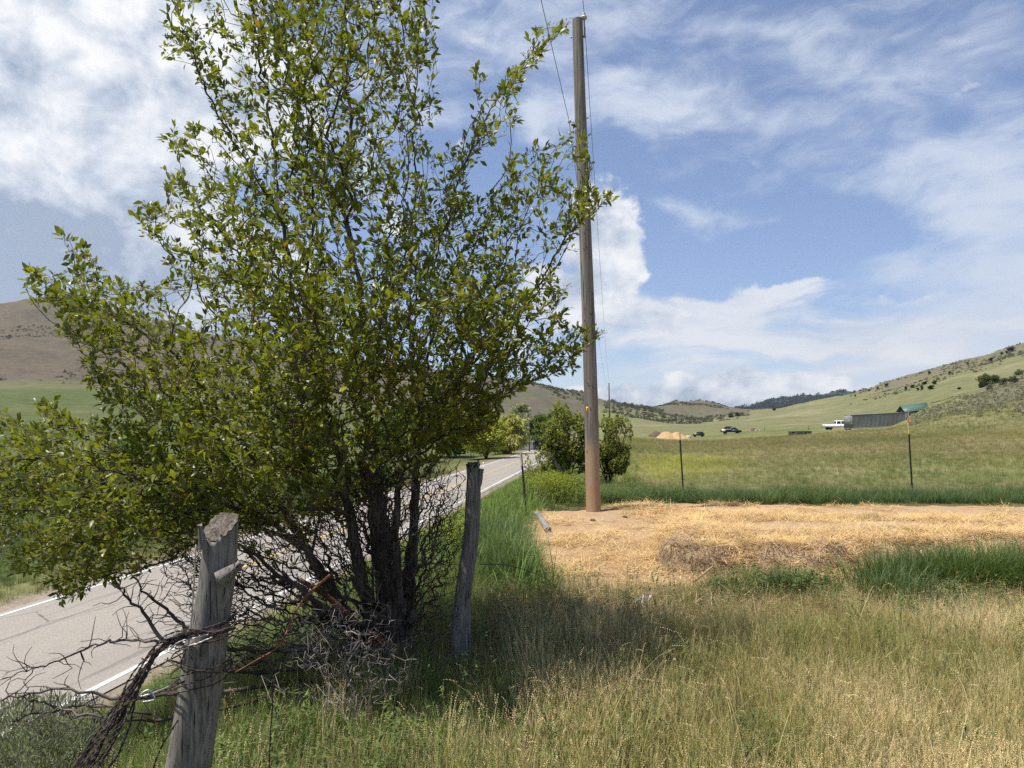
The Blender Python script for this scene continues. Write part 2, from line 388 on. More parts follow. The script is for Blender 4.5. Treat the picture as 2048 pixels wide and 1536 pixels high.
# ------------------------------------------------------------------ terrain height
RA = math.atan((1216 - CX) / F)                          # heading of the road
CA, SA = math.cos(RA), math.sin(RA)
def st_of(x, y): return -(x * CA - y * SA), x * SA + y * CA     # s = metres left of the line through the camera, t = metres along
def xy_of(s, t): return -s * CA + t * SA, s * SA + t * CA
RINGS = np.array([0.5, 14, 20, 40, 80, 130, 200, 300, 450, 700, 1100, 1800, 3000, 5000, 9000.0])
NF = None
def row_to_z(px, r, row): return EYE + (HY - row) / math.hypot(1, (px - CX) / F) / F * r
# right-hand side: rows at the rings from 40 m on
RT = {1217: [906, 883, 873, 870, 868, 864, 850, 806, 830, 840, 845, 850],
      1250: [905, 882, 872, 869, 867, 864, 850, 812, 832, 842, 845, 850],
      1290: [908, 884, 876, 873, 867, 862, 850, 820, 822, 835, 842, 848],
      1345: [912, 886, 880, 879, 867, 857, 850, 838, 801, 830, 835, 845],
      1400: [912, 886, 881, 876, 866, 855, 847, 844, 807, 830, 835, 845],
      1435: [912, 885, 880, 872, 863, 851, 843, 839, 811, 828, 830, 842],
      1480: [912, 884, 877, 868, 860, 847, 838, 833, 821, 826, 819, 842],
      1550: [911, 882, 872, 865, 856, 842, 829, 824, 838, 830, 803, 840],
      1600: [911, 880, 869, 862, 853, 838, 820, 812, 836, 830, 797, 840],
      1640: [910, 879, 866, 861, 850, 834, 814, 806, 835, 830, 789, 840],
      1680: [910, 877, 862, 859, 847, 829, 806, 798, 830, 830, 783, 840],
      1731: [910, 875, 859, 855, 843, 822, 794, 783, 815, 825, 785, 840],
      1775: [909, 873, 857, 850, 836, 812, 784, 769, 800, 820, 800, 835],
      1819: [909, 872, 847, 832, 822, 800, 772, 756, 790, 815, 800, 830],
      1862: [908, 870, 832, 812, 808, 785, 758, 744, 780, 810, 800, 825],
      1941: [908, 866, 818, 784, 790, 768, 738, 723, 760, 800, 800, 820],
      2048: [908, 864, 800, 752, 762, 745, 712, 692, 740, 790, 790, 810],
      2300: [906, 855, 760, 700, 705, 690, 660, 640, 700, 760, 770, 800],
      3200: [900, 820, 700, 640, 640, 630, 600, 590, 680, 740, 760, 790]}
LT = {-1500: [None, None, None, None, 868, 822, 760, 640, 600, 640, 680, 760],
      -400: [None, None, None, None, 868, 820, 760, 650, 596, 640, 690, 770],
      0: [None, None, None, None, 872, 825, 773, 676, 612, 660, 700, 780],
      60: [None, None, None, None, 872, 825, 773, 674, 606, 660, 700, 780],
      150: [None, None, None, None, 873, 827, 775, 674, 606, 660, 700, 780],
      261: [None, None, None, None, 875, 830, 778, 690, 632, 670, 710, 780],
      500: [None, None, None, None, 879, 845, 795, 725, 690, 720, 750, 800],
      800: [None, None, None, None, 883, 860, 815, 752, 738, 760, 780, 810],
      1000: [None, None, None, None, 885, 870, 835, 765, 762, 790, 810, 830],
      1058: [None, None, None, None, 885, 871, 840, 772, 775, 800, 815, 835],
      1151: [None, None, None, None, 885, 872, 848, 790, 805, 820, 830, 842],
      1198: [None, None, None, None, 885, 872, 850, 803, 822, 834, 840, 848],
      1216: [None, None, None, None, 885, 872, 850, 806, 830, 840, 845, 850]}
def ztab(T, z0):
    ks = sorted(T); A = []
    for px in ks:
        row = [z0, z0, z0]
        for r, y in zip(RINGS[3:], T[px]): row.append(z0 if y is None else row_to_z(px, r, y))
        A.append(row)
    return np.arctan((np.array(ks) - CX) / F), np.array(A)
RTH, RZ = ztab(RT, 0.0); LTH, LZ = ztab(LT, -4.0)
def tab(TH, Z, th, r):
    lr = np.log(RINGS); q = np.log(np.clip(r, RINGS[0], RINGS[-1]))
    j = np.clip(np.searchsorted(lr, q) - 1, 0, len(lr) - 2); fr = (q - lr[j]) / (lr[j + 1] - lr[j])
    th = np.clip(th, TH[0], TH[-1]); i = np.clip(np.searchsorted(TH, th) - 1, 0, len(TH) - 2); ft = (th - TH[i]) / (TH[i + 1] - TH[i])
    ft = ft * ft * (3 - 2 * ft) * 0.5 + ft * 0.5
    # work on slope (z/r) so that ridges stay rounded
    def v(a, b): return Z[a, b]
    fr2 = fr * fr * (3 - 2 * fr) * 0.6 + fr * 0.4
    return (v(i, j) * (1 - ft) + v(i + 1, j) * ft) * (1 - fr2) + (v(i, j + 1) * (1 - ft) + v(i + 1, j + 1) * ft) * fr2
def gz(x, y, detail=True):
    x = np.asarray(x, float); y = np.asarray(y, float)
    r = np.hypot(x, y); th = np.arctan2(x, y); s, t = st_of(x, y)
    zr = tab(RTH, RZ, th, r); zl = tab(LTH, LZ, th, r)
    far = sstep(500, 700, r)
    zroad = np.full_like(x, -3.63) * (1 - far) + zl * far
    e = np.clip((s - 1.9) / 7.3, 0, 1); e = e * 0.8 + sstep(0, 1, e) * 0.2
    z = zr * (1 - e) + zroad * e
    lo = sstep(17.3, 24, s)
    z = np.where(s > 17.3, zroad * (1 - lo) + zl * lo, z)
    z = np.where((th < math.atan((1216 - CX) / F)) & (r > 700) & (s > 0), zl, z) if True else z
    if detail:
        off = (np.clip(np.abs(s - 13.3) - 4.4, 0, 1.5) / 1.5)
        a = fbm2(x * 0.9, y * 0.9, 3, 3) * 0.035
        a = a + fbm2(x * 0.05, y * 0.05, 9, 4) * np.clip((r - 30) / 200, 0, 1) * 0.5
        a = a + fbm2(x * 0.009, y * 0.009, 21, 5) * np.clip((r - 450) / 500, 0, 1) * np.clip(r / 100, 0, 22)
        off = np.maximum(off, sstep(600, 700, r))
        z = z + a * off
    return z
def gzs(x, y): return float(gz(np.array([x]), np.array([y]))[0])
def ground_at(px, py, ymax=400):
    """where the line of sight through a photo pixel meets the ground"""
    Y = np.geomspace(1.5, ymax, 3000); X = Y * (px - CX) / F; Z = EYE + Y * (HY - py) / F
    d = Z - gz(X, Y); k = np.argmax(d < 0)
    if d[k] >= 0: k = len(Y) - 1
    return np.array([X[k], Y[k], float(gz(X[k:k + 1], Y[k:k + 1])[0])])

PAD = [(0.55, 13.2), (0.15, 9.7), (-0.1, 8.3), (0.1, 7.3), (0.8, 7.1), (1.54, 7.0), (2.56, 7.2), (2.9, 6.5), (3.5, 6.9), (5.7, 7.6), (9, 8.3), (17, 9.5), (18, 14.2), (9.9, 13.9), (7.5, 14.1), (5.8, 14.2), (3.9, 14.7), (2.7, 14.5), (1.9, 13.7), (1.2, 13.35)]
HEAP = [(1.75, 8.6), (1.65, 7.75), (2.4, 7.4), (3.6, 7.55), (5.8, 8.0), (10, 8.7), (15, 9.5), (15, 11.6), (9, 11.6), (6, 11.9), (4, 11.9), (2.7, 11.8), (2.15, 10.4)]
def heap_h(x, y):
    ins = in_poly(x, y, HEAP); d = poly_dist(x, y, HEAP)
    n = fbm2(np.asarray(x) * 2.3, np.asarray(y) * 2.3, 5, 4)
    front = sstep(0, 0.42, d + n * 0.5 - 0.06)
    back = np.clip((12.2 - np.asarray(y)) / 3.4, 0, 1)
    return np.where(ins, front * (0.05 + 0.19 * back) * (1 + 0.25 * n) + n * 0.02 * sstep(0, .4, d), -0.05)
def surf(x, y):
    """top surface incl. the heap"""
    return gz(x, y) + np.where(in_poly(x, y, PAD), 0.03, 0.0) + np.maximum(heap_h(x, y), 0)

def terrain():
    rr = np.concatenate([[0.3, 0.6, 1.0], np.geomspace(1.4, 60, 110), np.geomspace(62.5, 9000, 170)])
    fine = np.radians(np.linspace(-44, 46, 520)); rest = np.radians(np.linspace(46, 316, 130)[1:-1])
    th = np.concatenate([fine, rest]); nt_, nr = len(th), len(rr)
    R, TH = np.meshgrid(rr, th, indexing='ij'); X = R * np.sin(TH); Y = R * np.cos(TH)
    Z = gz(X.ravel(), Y.ravel()).reshape(X.shape)
    dm = (in_poly(X, Y, PAD)) & (poly_dist(X, Y, PAD) > 0.3); Z = np.where(dm, Z - 0.05, Z)
    V = np.stack([X, Y, Z], -1).reshape(-1, 3)
    i = np.arange(nr - 1)[:, None] * nt_; j = np.arange(nt_)[None]; j2 = (j + 1) % nt_
    Q = np.stack([i + j, i + j2, i + nt_ + j2, i + nt_ + j], -1).reshape(-1, 4)[:, ::-1]
    c0 = len(V); V = np.vstack([V, [0, 0, 0]]); T = [(k, c0, (k + 1) % nt_) for k in range(nt_)]
    # ground colours that belong to the place: field, sage hill, bare hill, forest
    x, y, z = V[:, 0], V[:, 1], V[:, 2]; r = np.hypot(x, y) + 1e-6; yy = np.maximum(y, 0.2 * r)
    px = CX + F * x / yy; row = HY - F * (z - EYE) / yy; s, t = st_of(x, y)
    def blend(c, f, col): return c * (1 - f[:, None]) + np.array(col) * f[:, None]
    n1 = fbm2(x * 0.06, y * 0.06, 31, 5); n2 = fbm2(x * 0.02, y * 0.02, 37, 5); n3 = fbm2(x * 0.5, y * 0.5, 41, 4)
    c = np.tile(np.array([0.105, 0.085, 0.045]), (len(V), 1))
    c = blend(c, sstep(-0.3, 0.5, n3) * 0.6, (0.075, 0.09, 0.03))
    c = blend(c, sstep(14, 22, r), (0.165, 0.165, 0.065))                     # green field
    lat = np.where(y > 0, 1.0, 0.0)
    def patch(c, px0, px1, r0, r1, col, k, n):
        f = sstep(px0, px0 + 90, px) * (1 - sstep(px1 - 90, px1, px)) * sstep(r0, r0 * 1.15, r) * (1 - sstep(r1 / 1.12, r1, r)) * lat * sstep(-0.45, 0.15, n)
        return blend(c, f * k, col)
    c = patch(c, 1230, 1480, 23, 40, (0.23, 0.22, 0.035), .8, n3 + n1)
    c = patch(c, 1380, 2300, 34, 60, (0.23, 0.19, 0.10), .75, n1 + n3 * .8)
    c = blend(c, sstep(16, 24, r) * (1 - sstep(200, 300, r)) * (s < 0) * lat * sstep(-.1, .35, n3 * .7 + fbm2(x * .15, y * .5, 3, 4)) * .55, (0.27, 0.235, 0.125))
    c = patch(c, 1700, 2300, 22, 34, (0.12, 0.155, 0.045), .8, n3)
    c = patch(c, 1500, 2500, 19, 25, (0.13, 0.115, 0.055), .5, n3)
    c = patch(c, 1300, 1900, 55, 85, (0.12, 0.105, 0.06), .7, n1 + .2)
    c = patch(c, 1250, 1900, 80, 112, (0.30, 0.22, 0.11), .55, n3 * .6 + n1 * .6)
    c = patch(c, 1820, 2500, 55, 100, (0.25, 0.21, 0.105), .7, n1)
    c = patch(c, 1440, 1900, 112, 150, (0.09, 0.11, 0.04), .6, n1 + .2)
    c = patch(c, 1300, 1700, 150, 260, (0.10, 0.13, 0.04), .6, n1 + .2)
    c = blend(c, sstep(240, 400, r) * (px > 1216) * lat * .8, (0.158, 0.158, 0.075))
    c = blend(c, sstep(0.1, 0.45, n2) * sstep(200, 330, r) * .6, (0.24, 0.215, 0.13))
    # sage slope to the right
    sg = sstep(1880, 1990, px + 60 * n2) * sstep(105, 125, r) * (1 - sstep(260, 330, r)); sg = np.maximum(sg, sstep(1700, 1800, px) * sstep(590, 720, r + 130 * n2 - (px - 1800) * .55) * .9)
    c = blend(c, sg * lat, (0.155, 0.135, 0.085))
    c = blend(c, sg * lat * sstep(0.0, .35, n1) * .6, (0.10, 0.115, 0.06))
    # valley to the left of the road
    lf = sstep(19, 24, s) * sstep(12, 24, r)
    c = blend(c, lf, (0.088, 0.108, 0.038)); c = blend(c, lf * sstep(0.05, .4, n2) * .6, (0.13, 0.13, 0.055))
    hill = lf * sstep(690, 740, r + 60 * n2) * (px < 1384)
    c = blend(c, hill, (0.118, 0.098, 0.068)); c = blend(c, hill * sstep(-0.1, .3, n1) * .6, (0.083, 0.074, 0.055))
    c = blend(c, lf * sstep(560, 640, r + 60 * n2) * (1 - sstep(700, 760, r)) * .5, (0.17, 0.15, 0.085))
    c = blend(c, hill * sstep(0.1, .35, n2) * sstep(300, 900, px) * .6, (0.095, 0.105, 0.05))
    h2 = sstep(880, 1050, r + 60 * n2) * (px < 1500) * np.maximum(1 - lf, sstep(1000, 1180, px)) * lat
    c = blend(c, h2, (0.125, 0.110, 0.070)); c = blend(c, h2 * sstep(-.1, .3, n1) * .5, (0.085, 0.095, 0.045))
    c = blend(c, sstep(2600, 3200, r), (0.022, 0.040, 0.030)); c = blend(c, sstep(2600, 3200, r) * sstep(.15, .4, fbm2(x * .004, y * .004, 5, 5)) * .6, (0.07, 0.075, 0.05))
    # gravel shoulders, soil on the bank
    sh = (1 - sstep(0.0, 1.1, np.abs(np.abs(s - 13.3) - 3.75) - 0.25 + n3 * .25)) * (r < 600)
    c = blend(c, sh, (0.25, 0.205, 0.155))
    def fn(g, b):
        geo = g.n('ShaderNodeNewGeometry').outputs['Position']
        vc = attr(g, 'col')
        a = g.noise(geo, 9.0, 6, 0.65); bb = g.noise(geo, 0.8, 6, 0.7); cc = g.noise(g.mapping(geo, scale=(1, 1, 3)), 0.09, 8, 0.72)
        k = g.math('ADD', g.math('ADD', g.math('MULTIPLY', a, 0.5), g.math('MULTIPLY', bb, 0.9)), g.math('MULTIPLY', cc, 1.1))
        k = g.mapr(k, 0.75, 1.75, 0.45, 1.65, False)
        cb = g.n('ShaderNodeCombineXYZ')
        for q in range(3): g.put(cb.inputs[q], k)
        g.put(b.inputs['Base Color'], g.mix(1.0, vc, cb.outputs[0], 'MULTIPLY'))
        b.inputs['Roughness'].default_value = 0.95; b.inputs['Specular IOR Level'].default_value = 0.1
        bump(g, b, g.math('ADD', g.math('MULTIPLY', bb, 0.4), g.math('MULTIPLY', cc, 3.0)), 0.55, 1.2)
    m = mat('ground_soil_and_grass', fn)
    link('ground', np_mesh('ground', V, T, Q, True, c), m, None, kind='structure', label='grassy valley floor, bank and hills')
terrain()

def dirt_pad():
    xs = np.arange(-0.6, 18.6, 0.05); ys = np.arange(6.2, 15.1, 0.05); X, Y = np.meshgrid(xs, ys, indexing='ij')
    n = fbm2(X * 2.1, Y * 2.1, 51, 4) * 0.28
    ins = in_poly(X, Y, PAD); d = poly_dist(X, Y, PAD) * np.where(ins, 1, -1) + n
    keep = d > -0.25
    Z = gz(X.ravel(), Y.ravel()).reshape(X.shape) + 0.03 * sstep(-0.2, 0.15, d) - 0.03 * (1 - sstep(-.25, 0, d)) + fbm2(X * 5, Y * 5, 8, 3) * 0.008
    idx = -np.ones(X.shape, int); idx[keep] = np.arange(keep.sum())
    V = np.stack([X, Y, Z], -1)[keep]
    q = keep[:-1, :-1] & keep[1:, :-1] & keep[1:, 1:] & keep[:-1, 1:]
    Q = np.stack([idx[:-1, :-1][q], idx[1:, :-1][q], idx[1:, 1:][q], idx[:-1, 1:][q]], -1)
    def fn(g, b):
        geo = g.n('ShaderNodeNewGeometry').outputs['Position']
        a = g.noise(g.mapping(geo, scale=(14, 40, 14)), 1.0, 6, 0.7, 1.2); bb = g.noise(geo, 1.6, 5, 0.6); cc = g.noise(geo, 7.0, 5, 0.7); dd = g.noise(geo, 60.0, 3, 0.6)
        c = g.mix(g.mapr(a, 0.35, 0.65), (0.36, 0.225, 0.115), (0.50, 0.335, 0.175))
        c = g.mix(g.mapr(bb, 0.42, 0.66), c, (0.42, 0.30, 0.185))
        c = g.mix(g.math('MULTIPLY', g.mapr(cc, 0.60, 0.68), 0.65), c, (0.12, 0.09, 0.065))
        c = g.mix(g.math('MULTIPLY', g.mapr(dd, 0.62, 0.70), 0.5), c, (0.16, 0.11, 0.07))
        g.put(b.inputs['Base Color'], c); b.inputs['Roughness'].default_value = 0.95; b.inputs['Specular IOR Level'].default_value = 0.1
        bump(g, b, g.math('ADD', a, dd), 0.8, 0.02)
    link('dirt_ground', np_mesh('dirt_ground', V, None, Q, True), mat('tan_dirt_with_chaff', fn), None, kind='structure', label='bare tan dirt strewn with straw')
    # the heap of old bedding
    xs = np.arange(1.4, 15.4, 0.045); ys = np.arange(7.2, 12.3, 0.045); X, Y = np.meshgrid(xs, ys, indexing='ij')
    H = heap_h(X, Y) + np.where(in_poly(X, Y, HEAP), fbm2(X * 7, Y * 7, 77, 3) * 0.11 * (1 - sstep(0.2, 1.0, poly_dist(X, Y, HEAP))) , 0)
    Z = gz(X.ravel(), Y.ravel()).reshape(X.shape) + 0.03 + H
    V = np.stack([X, Y, Z], -1).reshape(-1, 3); ny = len(ys)
    i = np.arange(len(xs) - 1)[:, None] * ny; j = np.arange(ny - 1)[None]
    keep = (np.maximum.reduce([H[:-1, :-1], H[1:, :-1], H[1:, 1:], H[:-1, 1:]]) > -0.04).ravel()
    Q = np.stack([i + j, i + ny + j, i + ny + j + 1, i + j + 1], -1).reshape(-1, 4)[keep]
    def fn2(g, b):
        geo = g.n('ShaderNodeNewGeometry').outputs['Position']
        a = g.noise(g.mapping(geo, scale=(20, 45, 20)), 1.0, 6, 0.7, 1.5); bb = g.noise(geo, 1.3, 5, 0.6); cc = g.noise(geo, 5.0, 5, 0.7)
        sp = g.n('ShaderNodeSeparateXYZ'); g.put(sp.inputs[0], geo)
        c = g.mix(g.mapr(a, 0.35, 0.65), (0.34, 0.225, 0.12), (0.56, 0.40, 0.215))
        c = g.mix(g.math('MULTIPLY', g.mapr(bb, 0.45, 0.6), 0.8), c, (0.50, 0.365, 0.225))
        low = g.math('MULTIPLY', g.math('MULTIPLY', g.mapr(sp.outputs[2], 0.22, 0.10), g.mapr(cc, 0.36, 0.56)), g.mapr(g.math('ADD', sp.outputs[0], g.math('MULTIPLY', bb, 2.0)), 4.6, 3.4, 0.05, 0.75))
        c = g.mix(low, c, (0.12, 0.08, 0.05))                      # the old, rotten layer under the fresh straw
        g.put(b.inputs['Base Color'], c); b.inputs['Roughness'].default_value = 0.95; bump(g, b, a, 0.9, 0.03)
    link('straw_heap', np_mesh('straw_heap', V, None, Q, True), mat('old_straw_and_manure', fn2), None,
         label='low spread heap of golden straw and brown manure on the tan dirt', cat='straw heap')
dirt_pad()

def road():
    def strip(name, s0, s1, t0, t1, dz, m, wob=0.0, kind='structure', dash=None):
        ts = np.arange(t0, t1, 2.0); V = []
        ns = 2 if s1 - s0 < 1 else 14
        for t in ts:
            for k in range(ns):
                f = k / (ns - 1); s = s0 + (s1 - s0) * f
                if k in (0, ns - 1): s += wob * vnoise(t * 0.9, s0, 3)
                x, y = xy_of(s, t); V.append((x, y, -3.6 + dz + (0.05 * (1 - abs(f * 2 - 1)) if ns > 2 else 0.05 * (1 - abs(((s - 9.75) / 7.1) * 2 - 1)))))
        n = len(ts); Q = [(i * ns + k, (i + 1) * ns + k, (i + 1) * ns + k + 1, i * ns + k + 1) for i in range(n - 1) for k in range(ns - 1)]
        return link(name, np_mesh(name, V, None, Q), m, None, kind=kind)
    def fn(g, b):
        geo = g.n('ShaderNodeNewGeometry').outputs['Position']
        rot = g.mapping(geo, rot=(0, 0, RA))
        v = g.n('ShaderNodeTexVoronoi'); g.put(v.inputs['Vector'], geo); v.inputs['Scale'].default_value = 32
        big = g.noise(g.mapping(rot, scale=(0.9, 0.06, 1)), 1.0, 6, 0.6)
        sm = g.noise(geo, 18.0, 4, 0.7); st = g.noise(g.mapping(rot, scale=(2.6, 0.12, 1)), 1.0, 5, 0.6)
        c = g.mix(g.math('ADD', g.math('MULTIPLY', v.outputs['Distance'], 0.8), g.math('MULTIPLY', sm, 0.35)), (0.155, 0.14, 0.12), (0.40, 0.358, 0.30))
        c = g.mix(g.math('MULTIPLY', g.mapr(big, 0.4, 0.65), 0.35), c, (0.24, 0.215, 0.185))
        c = g.mix(g.math('MULTIPLY', g.mapr(st, 0.58, 0.72), 0.65), c, (0.13, 0.12, 0.11))
        cr = g.n('ShaderNodeTexVoronoi', feature='DISTANCE_TO_EDGE'); g.put(cr.inputs['Vector'], g.mapping(rot, scale=(0.35, 0.16, 1))); cr.inputs['Scale'].default_value = 1.0
        wv = g.math('ADD', cr.outputs['Distance'], g.math('MULTIPLY', g.noise(geo, 3.0, 4), 0.02))
        c = g.mix(g.math('MULTIPLY', g.mapr(wv, 0.016, 0.011), 0.6), c, (0.05, 0.047, 0.045))
        g.put(b.inputs['Base Color'], c); b.inputs['Roughness'].default_value = 0.9; bump(g, b, v.outputs['Distance'], 0.6, 0.01)
    strip('road', 9.72, 16.88, -60, 620, 0.0, mat('chip_seal_asphalt', fn), 0.10)
    def paint(col):
        def f(g, b):
            geo = g.n('ShaderNodeNewGeometry').outputs['Position']
            w = g.mapr(g.noise(geo, 14.0, 6, 0.7), 0.50, 0.66)
            g.put(b.inputs['Base Color'], g.mix(g.math('MULTIPLY', w, 0.75), col, (0.36, 0.33, 0.28))); b.inputs['Roughness'].default_value = 0.7
        return f
    w = mat('white_road_paint', paint((0.62, 0.615, 0.59))); ye = mat('yellow_road_paint', paint((0.66, 0.42, 0.05)))
    strip('road_edge_line', 10.02, 10.17, -60, 620, 0.008, w); strip('road_edge_line', 16.45, 16.60, -60, 620, 0.008, w)
    strip('road_centre_line', 13.18, 13.31, 22, 620, 0.008, ye)
road()

# ------------------------------------------------------------------ woody plants
def grow(seeds, pts, bf=0.35, maxd=0.9):
    """greedy branching: every point joins the nearest living node, long paths cost more.
    seeds = list of polylines (first point of a later polyline joins its nearest node)"""
    N = []; par = []; pl = []
    for P in seeds:
        P = np.asarray(P, float)
        if not N: p = -1; base = 0.0
        else:
            A = np.array(N); p = int(np.argmin(np.linalg.norm(A - P[0], axis=1))); base = pl[p] + np.linalg.norm(A[p] - P[0])
        for k, q in enumerate(P):
            if k: base += np.linalg.norm(q - P[k - 1])
            N.append(q); par.append(p); pl.append(base); p = len(N) - 1
    nseed = len(N); pts = np.asarray(pts, float); m = len(pts)
    best = np.full(m, 1e9); bpar = np.full(m, -1); bl = np.zeros(m)
    for i in range(nseed):
        d = np.linalg.norm(pts - N[i], axis=1); c = d + bf * pl[i]
        u = c < best; best[u] = c[u]; bpar[u] = i; bl[u] = pl[i] + d[u]
    alive = np.ones(m, bool); V = np.vstack([np.array(N), np.zeros((m, 3))]); PR = np.array(par + [0] * m); n = nseed
    for _ in range(m):
        k = int(np.argmin(np.where(alive, best, 1e9))); alive[k] = False
        if np.linalg.norm(pts[k] - V[bpar[k]]) > maxd: continue
        V[n] = pts[k]; PR[n] = bpar[k]
        d = np.linalg.norm(pts - pts[k], axis=1); c = d + bf * bl[k]
        u = (c < best) & alive; best[u] = c[u]; bpar[u] = n; bl[u] = bl[k] + d[u]
        n += 1
    return V[:n], PR[:n], nseed
def skeleton(V, PR, r_tip, expo=2.3, r_cap=None):
    n = len(V); ch = [[] for _ in range(n)]
    for i in range(1, n):
        if PR[i] >= 0: ch[PR[i]].append(i)
    order = []; st = [i for i in range(n) if PR[i] < 0]
    while st:
        k = st.pop(); order.append(k); st += ch[k]
    w = np.zeros(n)
    for k in reversed(order):
        w[k] = max(1.0, sum(w[c] for c in ch[k])) if ch[k] else 1.0
    R = r_tip * w ** (1 / expo)
    if r_cap is not None: R = np.minimum(R, r_cap)
    chains = []
    for root in [i for i in range(n) if PR[i] < 0]:
        st = [[root]]
        while st:
            c = st.pop(); k = c[-1]
            while ch[k]:
                kids = sorted(ch[k], key=lambda q: -w[q])
                for q in kids[1:]: st.append([k, q])
                c.append(kids[0]); k = kids[0]
            chains.append(c)
    return R, chains, ch, w
def branch_meshes(V, R, chains, thick, wig=0.25, m=3, rng=None):
    big, small = MB(), MB()
    rng = rng or np.random.default_rng(3)
    for c in chains:
        P = V[c]; r = R[c].copy()
        if len(c) > 1 and len(c) < 400: r[0] = min(r[0], r[1] * 1.25)
        if len(P) < 2: continue
        # crooked twigs: push mid points sideways
        S = spline(P, m); rr = np.interp(np.linspace(0, 1, len(S)), np.linspace(0, 1, len(r)), r)
        seg = np.linalg.norm(np.diff(P, axis=0), axis=1).mean()
        J = rng.normal(0, 1, S.shape) * seg * wig / m; J[0] = 0; J *= np.clip(0.02 / (rr[:, None] + 0.004), 0, 1)
        S = S + J
        for (a, tgt, test) in ((0, big, True), (1, small, False)):
            msk = (rr > thick) == test
            i = 0
            while i < len(S):
                if msk[i]:
                    j = i
                    while j + 1 < len(S) and msk[j + 1]: j += 1
                    e = min(j + 2, len(S)) if test else j + 1
                    b0 = max(i - 1, 0) if not test else i
                    if e - b0 >= 2:
                        k = 9 if rr[i] > 0.03 else 6 if rr[i] > 0.009 else 4 if rr[i] > 0.004 else 3
                        q = rr[b0:e] * (1 + 0.12 * rng.normal(0, 1, e - b0) * (rr[b0:e] > 0.01))
                        tgt.tube(S[b0:e], q, k, cap=False)
                    i = j + 1
                else: i += 1
    return big, small
def leaf_mesh(name, pos, axis, up, L, W, col, mat_, parent=None, fold=0.18, curl=0.12, **kw):
    """many small pointed leaves, folded along the midrib, as one mesh"""
    n = len(pos); a = axis / (np.linalg.norm(axis, axis=1, keepdims=True) + 1e-9)
    sd = np.cross(a, up); sd /= np.linalg.norm(sd, axis=1, keepdims=True) + 1e-9; nn = np.cross(sd, a)
    prof = [(0, 0, 0), (.42, 1, fold), (.42, 0, 0), (.42, -1, fold), (.75, .62, fold * .6 - curl), (.75, 0, -curl), (.75, -.62, fold * .6 - curl), (1.0, 0, -curl * 2.6)]
    V = np.zeros((n, 8, 3))
    for k, (u, v, w) in enumerate(prof):
        V[:, k] = pos + a * (L * u)[:, None] + sd * (W * .5 * v)[:, None] + nn * (W * .5 * w * 1.6)[:, None]
    b = (np.arange(n) * 8)[:, None]
    T = np.concatenate([b + np.array(t) for t in ((0, 2, 1), (0, 3, 2), (4, 5, 7), (5, 6, 7))])
    Q = np.concatenate([b + np.array(t) for t in ((1, 2, 5, 4), (2, 3, 6, 5))])
    return link(name, np_mesh(name, V.reshape(-1, 3), T, Q, False, np.repeat(col, 8, axis=0)), mat_, parent, **kw)
def unit(v): return v / (np.linalg.norm(v, axis=-1, keepdims=True) + 1e-9)

def log_mesh(P, R, k=28, rough=.06, seed=1, knots=(), grooves=.05, lob=.05):
    """weathered round timber: grooves, knots and an uneven outline"""
    P = np.asarray(P, float); n = len(P); t, A, B = frames(P); R = np.broadcast_to(R, (n,)); V = np.zeros((n, k, 3))
    ph = [vnoise(seed * 3.1, q * 1.7) * 6 for q in range(4)]
    cum = np.concatenate([[0], np.cumsum(np.linalg.norm(np.diff(P, axis=0), axis=1))])
    for i in range(n):
        for j in range(k):
            a = j * 2 * PI / k
            r = 1 + lob * math.sin(2 * a + ph[0] + cum[i] * 1.2) + lob * .6 * math.sin(3 * a + ph[1])
            r += rough * vnoise(math.cos(a) * 2 + seed, math.sin(a) * 2, cum[i] * 3.5)
            r += grooves * vnoise(a * 5 + seed, 3.3, cum[i] * .8)
            for (h, ka, sz, amt) in knots:
                da = math.atan2(math.sin(a - ka), math.cos(a - ka)); r += amt * math.exp(-((cum[i] - h) / sz) ** 2 - (da * R[i] / sz) ** 2)
            V[i, j] = P[i] + R[i] * r * (math.cos(a) * A[i] + math.sin(a) * B[i])
    i = np.arange(n - 1)[:, None] * k; j = np.arange(k)[None]; j2 = (j + 1) % k
    Q = np.stack([i + j, i + j2, i + k + j2, i + k + j], -1).reshape(-1, 4)
    return V, Q
CROWN = [(345, -120), (330, -10), (322, 125), (375, 110), (420, 190), (448, 262), (345, 235), (325, 290), (405, 345), (315, 335), (330, 400), (285, 395), (262, 450), (318, 490), (345, 560), (255, 560), (205, 545), (150, 470), (122, 462), (150, 540), (110, 552), (35, 520), (62, 600), (120, 660), (160, 700), (185, 790), (235, 850), (150, 830), (85, 785), (60, 800), (95, 850), (0, 822), (-120, 850), (-220, 930), (-150, 1060), (-20, 1080), (20, 1150), (100, 1165), (115, 1205), (200, 1175), (290, 1150), (400, 1085), (480, 1065), (600, 1085), (700, 1045), (770, 980), (860, 950), (880, 915), (920, 890), (985, 870), (1010, 800), (1070, 765), (1150, 740), (1210, 662), (1130, 650), (1140, 590), (1120, 550), (1150, 505), (1160, 450), (1232, 400), (1185, 365), (1172, 255), (1150, 240), (1110, 290), (1060, 290), (1010, 320), (990, 380), (940, 400), (925, 350), (990, 290), (1035, 240), (1030, 190), (1090, 110), (1150, 45), (1070, 60), (1020, 140), (985, 195), (950, 125), (920, 130), (955, 210), (925, 290), (880, 300), (870, 150), (875, -10), (850, -130), (780, -230), (640, -260), (480, -220)]
